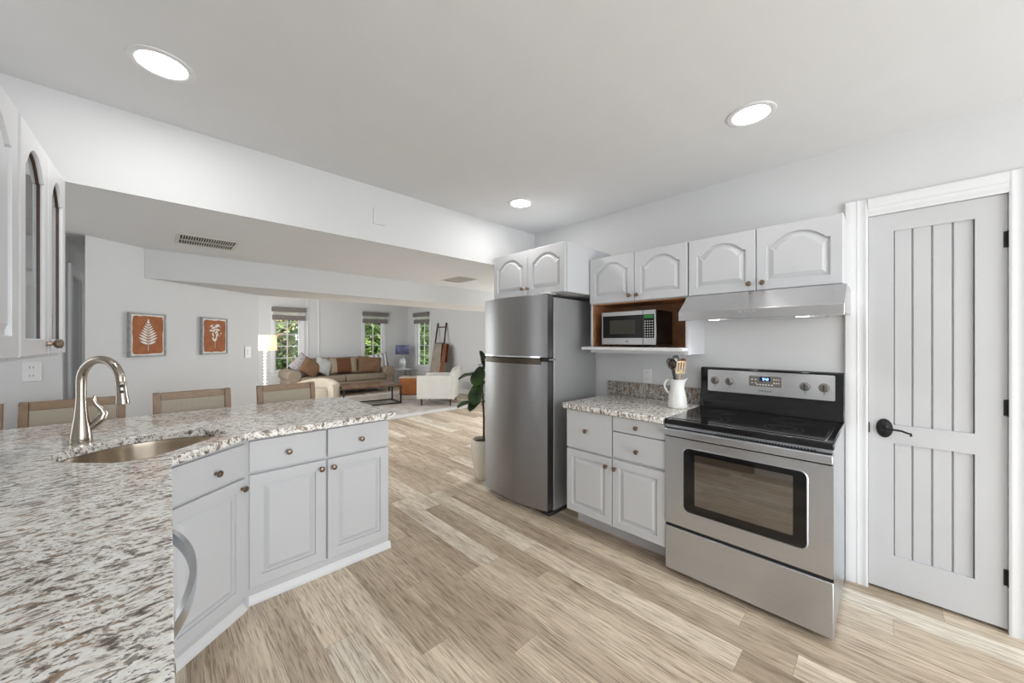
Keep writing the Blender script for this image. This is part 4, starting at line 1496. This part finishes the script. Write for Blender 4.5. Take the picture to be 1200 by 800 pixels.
def utensil(name, label, cat, dxr, top, mat, head, lean=0.03, hm=None):
    base = pc + Vector((0, 0, 0.014))
    t = thing(name, label, cat, base, 0, 'utensils standing in the white pitcher')
    rt = vr * dxr + vf * lean * 0.4
    p0 = vr * (-dxr * 0.4)
    p1 = rt + Vector((0, 0, top))
    ax = (p1 - p0).normalized()
    G().tube([p0, (p0 + p1) / 2, p1 - ax * 0.05], 0.005, 10).build('handle', mat, t)
    hc = p1 - ax * 0.03
    g = G()
    if head == 'slotted':
        w = 0.026
        for a, b_ in ((-w, -w + 0.010), (-0.007, 0.004 - 0.0), (0.012, 0.026)):
            pass
        for xa, xb in ((-0.032, -0.022), (-0.013, -0.004), (0.005, 0.014), (0.023, 0.032)):
            q = [hc + vr * xa - ax * 0.035, hc + vr * xb - ax * 0.035, hc + vr * xb + ax * 0.035, hc + vr * xa + ax * 0.035]
            g.loft([[v - vf * 0.003 for v in q], [v + vf * 0.003 for v in q]])
        for za, zb in ((-0.045, -0.033), (0.030, 0.042)):
            q = [hc - vr * 0.032 + ax * za, hc + vr * 0.032 + ax * za, hc + vr * 0.032 + ax * zb, hc - vr * 0.032 + ax * zb]
            g.loft([[v - vf * 0.003 for v in q], [v + vf * 0.003 for v in q]])
    elif head == 'spoon':
        def f(u, v):
            a = 2 * PI * u
            r = math.sin(PI * min(v, 0.999) / 1.0 * 0.5)
            return hc + vr * math.cos(a) * r * 0.027 + ax * math.sin(a) * r * 0.034 + vf * (0.008 * r * r)
        g.grid(f, 20, 6, True)
    else:   # ladle / whisk wires
        for k in range(5):
            th = PI * k / 5
            dv = vr * math.cos(th) + vf * math.sin(th)
            P = []
            for i in range(13):
                a = 2 * PI * i / 12
                P.append(hc + dv * math.sin(a) * 0.027 * (1 if math.cos(a) > -0.9 else 0.3) + ax * math.cos(a) * 0.04)
            g.tube(P, 0.0017, 6)
    g.build('head', hm or mat, t, solid=0.003 if head == 'spoon' else 0)
    return t


utensil('slotted_turner', 'pale wooden slotted turner standing in the pitcher', 'utensil', 0.012, 0.300, spoonwood_m, 'slotted', -0.08)
utensil('spoon', 'dark brown wooden spoon leaning right in the pitcher', 'utensil', 0.050, 0.325, plain('dark_spoon_wood', (0.16, 0.05, 0.02), 0.4), 'spoon', 0.03)
utensil('whisk', 'dark wire whisk leaning left in the pitcher', 'utensil', -0.052, 0.320, plain('dark_metal', (0.08, 0.06, 0.045), 0.3, 0.8), 'whisk', 0.0)
utensil('ladle', 'dark metal ladle behind the slotted turner in the pitcher', 'utensil', -0.022, 0.320, plain('dark_metal_b', (0.07, 0.06, 0.055), 0.3, 0.8), 'spoon', 0.06)
utensil('spoon', 'steel serving spoon at the back of the pitcher', 'utensil', 0.008, 0.345, plain('dull_steel', (0.3, 0.3, 0.3), 0.3, 0.9), 'spoon', 0.09)

# ------------------------------------------------------------------ potted fig behind the refrigerator
pp = Vector((2.375, 2.84, 0))
t = thing('potted_fig', 'fiddle-leaf fig in a tall cream pot beside the refrigerator', 'plant', pp)
G().lathe([(0.075, 0), (0.082, 0.006), (0.10, 0.10), (0.122, 0.22), (0.130, 0.32), (0.124, 0.385), (0.118, 0.398), (0.112, 0.398), (0.112, 0.36), (0.0, 0.36)], seg=40).build('pot', cream_cer_m, t, angle=50)
G().lathe([(0.11, 0.34), (0.11, 0.366), (0.0, 0.37)], seg=30).build('soil', soil_m, t)
G().tube([(0, 0, 0.36), (0.01, 0.01, 0.6), (0.0, 0.02, 0.9), (0.0, 0.0, 1.22)], [0.012, 0.011, 0.009, 0.005], 10).build('stem', stem_m, t)


def fig_leaf(base, dir_, ln, wd, droop):
    dir_ = Vector(dir_).normalized()
    sd = dir_.cross(Vector((0, 0, 1)))
    if sd.length < 0.1:
        sd = Vector((1, 0, 0))
    sd.normalize()
    up = sd.cross(dir_)
    g = G()

    def f(u, v):
        w = wd * (math.sin(PI * min(max(u, 0.01), 0.99)) ** 0.5) * (0.62 + 0.45 * u) * 0.5
        s_ = (v - 0.5) * 2
        wav = 0.004 * math.sin(u * 12) * abs(s_)
        return Vector(base) + dir_ * ln * u + sd * s_ * w + up * (-(droop * ln * u * u) + 0.16 * wd * abs(s_) + wav)
    g.grid(f, 22, 8)
    g.tube([Vector(base) - dir_ * 0.04, Vector(base) + up * 0.003, Vector(base) + dir_ * ln * 0.5 - up * (droop * ln * .25 + 0.003)], [0.004, 0.004, 0.002], 6)
    g.build('leaf', fig_m, t)


LF = -vr
fig_leaf((0.0, 0.0, 1.10), LF * 0.22 + Vector((0, 0, 1)) + vf * 0.1, 0.19, 0.15, 0.05)
fig_leaf((-0.04, 0.04, 1.04), LF * 1.0 + Vector((0, 0, 0.22)) - vf * 0.35, 0.19, 0.15, 0.45)
fig_leaf((-0.02, 0.0, 1.12), LF * 0.25 + Vector((0, 0, -1)) - vf * 0.6, 0.22, 0.18, 0.0)
fig_leaf((-0.02, 0.03, 0.97), LF * 0.22 + Vector((0, 0, -1)) - vf * 0.5, 0.25, 0.19, 0.0)
fig_leaf((-0.04, 0.04, 0.77), LF * 1.0 + Vector((0, 0, -0.02)) - vf * 0.5, 0.22, 0.15, 0.2)
fig_leaf((-0.02, 0.0, 0.82), LF * 0.5 + Vector((0, 0, -0.6)) - vf * 0.5, 0.20, 0.16, 0.0)
fig_leaf((0.0, 0.03, 0.95), vr * 1.0 + Vector((0, 0, 0.3)) + vf * 0.6, 0.18, 0.15, 0.4)
fig_leaf((0.0, 0.03, 1.15), vr * 1.0 + Vector((0, 0, 0.3)) + vf * 0.2, 0.16, 0.14, 0.4)
fig_leaf((0.0, 0.03, 0.75), vf * 1.0 + Vector((0, 0, 0.2)), 0.18, 0.15, 0.4)

# ------------------------------------------------------------------ living room
rug = G().box(1.9, 4.78, 6.07, 9.35, 0.0, 0.012).build('area_rug', rug_m, bevel=0.003)
tag(rug, 'large beige rug with a pale border under the coffee table', 'rug')
o = G().box(1.9, 4.78, 6.07, 6.32, 0.0121, 0.016).box(1.9, 4.78, 9.1, 9.35, 0.0121, 0.016).box(4.6, 4.78, 6.32, 9.1, 0.0121, 0.016).box(1.9, 2.08, 6.32, 9.1, 0.0121, 0.016).build('border', rugborder_m, rug)


def cushion(g, cx, cy, cz, w, h, t, rot=None, puff=0.5):
    """pillow-shaped cushion; w x h face, t thick (y)"""
    M = rot or Matrix.Identity(3)
    n = 14

    def f(sgn):
        def ff(u, v):
            a, b_ = 2 * u - 1, 2 * v - 1
            k = (max(0, (1 - a ** 4)) * max(0, (1 - b_ ** 4))) ** puff
            pin = 1 - 0.08 * (1 - abs(a * b_)) * (abs(a) ** 3 + abs(b_) ** 3) * 0.6
            return Vector((cx, cy, cz)) + M @ Vector((a * w / 2 * pin, sgn * t / 2 * k, b_ * h / 2 * pin))
        return ff
    g.grid(f(-1), n, n)
    g.grid(f(1), n, n)
    bmesh.ops.remove_doubles(g.bm, verts=g.bm.verts, dist=0.0005)
    return g


# sofa: length along X, back against far wall
sx0, sx1, sy = 2.18, 4.80, 9.58
sf = thing('sofa', 'tan rolled-arm sofa with loose cushions in front of the far windows', 'sofa', ((sx0 + sx1) / 2, 9.65, 0))
hw = (sx1 - sx0) / 2
G().box(-hw + 0.05, hw - 0.05, 0.0, 0.92, 0.14, 0.36).build('base', sofa_m, sf, bevel=0.02, seg=3)
for sg in (-1, 1):
    xc = sg * (hw - 0.14)
    g = G()
    g.box(xc - 0.10, xc + 0.10, -0.02, 0.88, 0.14, 0.55)
    g.cyl((xc, -0.04, 0.56), (xc, 0.88, 0.56), 0.145, seg=28)
    g.build('arm', sofa_m, sf, bevel=0.012)
    G().cyl((sg * (hw - 0.12), 0.05, 0), (sg * (hw - 0.12), 0.05, 0.14), 0.02, 0.035).build('foot', darkwood_m, sf)
    G().cyl((sg * (hw - 0.12), 0.85, 0), (sg * (hw - 0.12), 0.85, 0.14), 0.02, 0.035).build('foot', darkwood_m, sf)
G().box(-hw + 0.25, hw - 0.25, 0.68, 0.92, 0.36, 0.90).build('back', sofa_m, sf, bevel=0.07, seg=5)
for a, b_ in ((-hw + 0.26, -0.005), (0.005, hw - 0.26)):
    G().box(a, b_, -0.03, 0.72, 0.36, 0.52).build('seat_cushion', sofa_m, sf, bevel=0.045, seg=5)
for i in range(3):
    w = (2 * hw - 0.52) / 3
    a = -hw + 0.26 + i * w
    g = G()
    cushion(g, a + w / 2, 0.63, 0.74, w * 1.02, 0.46, 0.20, Matrix.Rotation(R(-12), 3, 'X'), 0.35)
    g.build('back_cushion', sofa_m, sf, angle=60)


def throw_pillow(x, y, z, size, mat, label, rx=-15, ry=0, rz=0, t=0.16, w=None):
    M = (Matrix.Rotation(R(rz), 3, 'Z') @ Matrix.Rotation(R(rx), 3, 'X') @ Matrix.Rotation(R(ry), 3, 'Y'))
    g = G()
    cushion(g, 0, 0, 0, w or size, size, t, M)
    o = g.build('throw_pillow', mat, None, angle=60)
    o.location = (x, y, z)
    tag(o, label, 'pillow', 'throw pillows on the tan sofa')
    return o


grey_pat_m = plain('grey_pattern_pillow', (0.38, 0.36, 0.36), 0.9, vary=0.4, scale=30)


def striped(name, cols, sc):
    m, nt, b = new_mat(name)
    tc = N(nt, 'ShaderNodeTexCoord')
    sp = N(nt, 'ShaderNodeSeparateXYZ')
    L(nt, tc.outputs['Object'], sp.inputs[0])
    mt = N(nt, 'ShaderNodeMath', operation='MULTIPLY_ADD')
    L(nt, sp.outputs['X'], mt.inputs[0])
    mt.inputs[1].default_value = sc
    mt.inputs[2].default_value = 0.5
    rp = ramp(nt, [(i / len(cols), c) for i, c in enumerate(cols)], 'CONSTANT')
    L(nt, mt.outputs[0], rp.inputs[0])
    L(nt, rp.outputs[0], b.inputs['Base Color'])
    b.inputs['Roughness'].default_value = 0.9
    return m


band_m = striped('banded_pillow', [(0.30, 0.24, 0.17), (0.13, 0.05, 0.02), (0.13, 0.05, 0.02), (0.34, 0.28, 0.19)], 1.4)
tick_m = striped('ticking_pillow', [(0.7, 0.68, 0.66), (0.3, 0.3, 0.32), (0.7, 0.68, 0.66), (0.25, 0.25, 0.28), (0.7, 0.68, 0.66), (0.3, 0.3, 0.32), (0.72, 0.7, 0.68), (0.08, 0.08, 0.08)], 2.2)
throw_pillow(2.58, 9.98, 0.80, 0.46, grey_pat_m, 'grey patterned pillow behind the rust pillow at the sofa left arm', -10, 45, 8)
throw_pillow(2.72, 9.84, 0.73, 0.44, brown_fab_m, 'rust brown pillow set cornerwise against the sofa left arm', -20, 38, 15, 0.18)
throw_pillow(3.03, 9.92, 0.76, 0.42, grey_fab_m, 'pale grey square pillow beside the rust pillow at left', -18, 25, 10)
throw_pillow(3.53, 9.96, 0.75, 0.42, band_m, 'wide pillow with rust and tan bands in the middle of the sofa', -14, 0, 0, 0.17, 0.72)
throw_pillow(4.22, 9.92, 0.74, 0.46, brown_fab_m, 'caramel brown pillow right of the banded pillow', -18, 6, -8, 0.18, 0.62)
throw_pillow(4.52, 10.00, 0.80, 0.48, tick_m, 'white and dark striped pillow against the sofa right arm', -10, -10, -18)

# cream chair near the stools
ch = thing('armchair', 'low cream slipcovered armchair seen from behind, beyond the rightmost stool', 'armchair', (2.28, 8.02, 0.0125), R(-35))
g = G()
# curved arm/back shell
hs = 0.36
n = 40
loops = []
for i in range(n + 1):
    a = PI * (-0.15 + 1.30 * i / n)
    # back along local +x side? shell round +y
    x = 0.40 * math.cos(a)
    y = 0.36 * math.sin(a)
    hgt = 0.50 + 0.10 * max(0, math.sin(a)) ** 1.5
    nx, ny = math.cos(a) * 0.07, math.sin(a) * 0.07
    loops.append([(x - nx, y - ny, 0.08), (x - nx, y - ny, hgt - 0.03), (x - nx * .5, y - ny * .5, hgt), (x + nx * .5, y + ny * .5, hgt), (x + nx, y + ny, hgt - 0.03), (x + nx, y + ny, 0.08)])
g.loft(loops)
g.build('arm_back', cream_m, ch, angle=50)
G().lathe([(0.31, 0.1), (0.32, 0.3), (0.31, 0.40), (0.27, 0.42), (0, 0.43)], (0, -0.02, 0), seg=40).build('seat', cream_m, ch, angle=50)
for a in (45, 135, 225, 315):
    G().cyl((0.26 * math.cos(R(a)), 0.22 * math.sin(R(a)), 0), (0.26 * math.cos(R(a)), 0.22 * math.sin(R(a)), 0.1), 0.018, 0.025).build('leg', darkwood_m, ch)

# coffee table
tb = thing('coffee_table', 'low rectangular wood-topped coffee table on a black metal frame', 'coffee table', (3.36, 7.90, 0.017), R(-9))
G().box(-0.62, 0.62, -0.34, 0.34, 0.40, 0.435).build('tabletop', tablewood_m, tb, bevel=0.004)
G().box(-0.60, 0.60, -0.32, 0.32, 0.375, 0.399).build('apron', darkwood_m, tb)
for x in (-0.585, 0.585):
    for y in (-0.305, 0.305):
        G().box(x - 0.014, x + 0.014, y - 0.014, y + 0.014, 0, 0.376).build('leg', black_m, tb)
for y in (-0.305, 0.305):
    G().box(-0.571, 0.571, y - 0.012, y + 0.012, 0, 0.022).build('rail', black_m, tb)
for x in (-0.585, 0.585):
    G().box(x - 0.012, x + 0.012, -0.291, 0.291, 0, 0.022).build('rail', black_m, tb)

# leather ottoman
ot = thing('ottoman', 'tan leather cube ottoman to the right of the coffee table', 'ottoman', (4.74, 8.62, 0.012), -FWD + R(8))
G().box(-0.255, 0.255, -0.22, 0.22, 0.015, 0.44).build('body', leather_m, ot, bevel=0.02, seg=4)
G().box(-0.258, 0.258, -0.223, 0.223, 0.435, 0.462).build('top_cushion', plain('bright_top_leather', (0.62, 0.52, 0.42), 0.35), ot, bevel=0.012, seg=3)  # bright reflecting top is put into a paler colour

# side table and lamp
stb = thing('side_table', 'small square side table with pale top in the far corner', 'side table', (5.40, 10.32, 0))
G().box(-0.22, 0.22, -0.20, 0.20, 0.525, 0.55).build('tabletop', trim_m, stb, bevel=0.003)
for x in (-0.20, 0.20):
    for y in (-0.18, 0.18):
        G().box(x - 0.018, x + 0.018, y - 0.018, y + 0.018, 0, 0.525).build('leg', framewood_m, stb)
tl = thing('table_lamp', 'glass-based table lamp with blue-grey drum shade on the corner side table', 'lamp', (5.40, 10.32, 0.55))
G().lathe([(0.11, 0), (0.11, 0.02), (0.075, 0.03), (0.09, 0.06), (0.10, 0.15), (0.085, 0.28), (0.05, 0.36), (0.02, 0.38), (0.012, 0.45)], seg=20).build('base', glassbase_m, tl, angle=50)
G().lathe([(0.205, 0.44), (0.195, 0.72)], seg=36, cap=(False, False)).build('lamp_shade', blueshade_m, tl, solid=0.004)

# floor lamp
fl = thing('floor_lamp', 'lit floor lamp with white bobbin stem and cream drum shade beside the first window', 'lamp', (1.585, 8.72, 0))
G().lathe([(0.15, 0), (0.15, 0.02), (0.05, 0.04), (0.02, 0.06)], seg=30).build('base', trim_m, fl)
pr_ = [(0.02, 0.06)]
zz = 0.08
while zz < 1.14:
    pr_ += [(0.014, zz), (0.034, zz + 0.018), (0.038, zz + 0.03), (0.034, zz + 0.042), (0.014, zz + 0.06)]
    zz += 0.066
pr_ += [(0.03, 1.17), (0.014, 1.20), (0.012, 1.30)]
G().lathe(pr_, seg=20).build('stem', trim_m, fl, angle=60)
G().lathe([(0.20, 1.20), (0.19, 1.51)], seg=40, cap=(False, False)).build('lamp_shade', shade_glow_m, fl, solid=0.004)
l = bpy.data.lights.new('floor_lamp_bulb', 'POINT')
l.energy = 2.5
l.color = (1, 0.8, 0.55)
l.shadow_soft_size = 0.05
o = bpy.data.objects.new('floor_lamp_bulb', l)
COL.objects.link(o)
o.parent = fl
o.location = (0, 0, 1.36)

# white armchair facing left, seen from its side
ac = thing('armchair', 'boxy white armchair on dark tapered legs facing the sofa group', 'armchair', (4.01 + 0.32 * 0.716 + 0.42 * 0.68, 6.87 - 0.32 * 0.698 + 0.42 * 0.73, 0.0165), -FWD)
for sg in (-1, 1):
    y = sg * 0.40
    g = G()
    pts = [(-0.39, 0.15), (0.34, 0.15), (0.36, 0.64), (-0.385, 0.64)]
    g.prism(pts, 'y', y - 0.055, y + 0.055)
    g.build('arm', white_fab_m, ac, bevel=0.018, seg=3)
g = G()
loops = []
for i in range(21):
    u = i / 20
    y = -0.44 + 0.88 * u
    hz = 0.66 + 0.17 * math.sin(PI * u) ** 0.6
    lean = 0.04 + 0.05 * math.sin(PI * u)
    loops.append([(0.26, y, 0.15), (0.40, y, 0.15), (0.38 + lean, y, hz - 0.03), (0.36 + lean, y, hz), (0.31 + lean, y, hz), (0.28 + lean * .5, y, hz - 0.04)])
g.loft(loops)
g.build('back', white_fab_m, ac, angle=40)
G().box(-0.40, 0.28, -0.345, 0.345, 0.15, 0.32).build('base', white_fab_m, ac, bevel=0.02)
G().box(-0.40, 0.28, -0.34, 0.34, 0.32, 0.46).build('seat_cushion', white_fab_m, ac, bevel=0.04, seg=4)
for x in (-0.30, 0.31):
    for y in (-0.38, 0.38):
        G().cyl((x, y, 0), (x, y, 0.15), 0.014, 0.024).build('leg', darkwood_m, ac)

# blanket ladder on the right wall
ld = thing('blanket_ladder', 'dark wooden blanket ladder leaning on the living room wall', 'ladder', (5.3, 8.4, 0))
A0, A1 = Vector((0.0, 0.25, 0)), Vector((0.515, 0.60, 1.90))
B0, B1 = Vector((0.0, -0.22, 0)), Vector((0.515, 0.18, 1.90))


def bar(g, p, q, r):
    p, q = Vector(p), Vector(q)
    return g.cyl(p, q, r, seg=10)


bar(G(), A0, A1, 0.024).build('rail', darkwood_m, ld)
bar(G(), B0, B1, 0.024).build('rail', darkwood_m, ld)
for k in (0.18, 0.36, 0.54, 0.70, 0.94):
    bar(G(), A0.lerp(A1, k), B0.lerp(B1, k), 0.016).build('rung', darkwood_m, ld)


def blanket(ka, u0, u1, zlen, mat, label, seed, spread=0.0):
    rnd = random.Random(seed)
    P0 = A0.lerp(A1, ka).lerp(B0.lerp(B1, ka), u0)
    P1 = A0.lerp(A1, ka).lerp(B0.lerp(B1, ka), u1)
    g = G()
    down = (A0 - A1).normalized()

    def f(u, v):
        base = P0.lerp(P1, u)
        s_ = (v - 0.35)
        wob = 0.014 * math.sin(u * 17 + seed) + 0.010 * math.sin(u * 31 + v * 3)
        wid = 1 + spread * max(0, v - 0.35)
        base = P0.lerp(P1, 0.5 + (u - 0.5) * wid)
        if v > 0.35:
            d_ = (v - 0.35) / 0.65 * zlen
            return base + Vector((-0.03 - abs(wob), 0, 0)) + down * d_ * 0.999 + Vector((0, 0, 0.02 * max(0, 1 - d_ * 12)))
        d_ = (0.35 - v) / 0.35 * zlen * 0.6
        return base + Vector((0.026 + abs(wob), 0, 0)) + down * d_ * 0.9 + Vector((0.02 * d_, 0, 0.02 * max(0, 1 - d_ * 12)))
    g.grid(f, 30, 30)
    o = g.build('blanket', mat, None, solid=0.012)
    o.location = ld.location
    tag(o, label, 'blanket', 'blankets over the ladder')


blanket(0.70, 0.05, 0.90, 1.0, taupe_fab_m, 'taupe knitted blanket hanging over the ladder rungs', 2, 0.5)
blanket(0.69, 1.08, 1.45, 0.95, rust_fab_m, 'rust brown blanket hanging at the right side of the ladder', 5, 0.3)
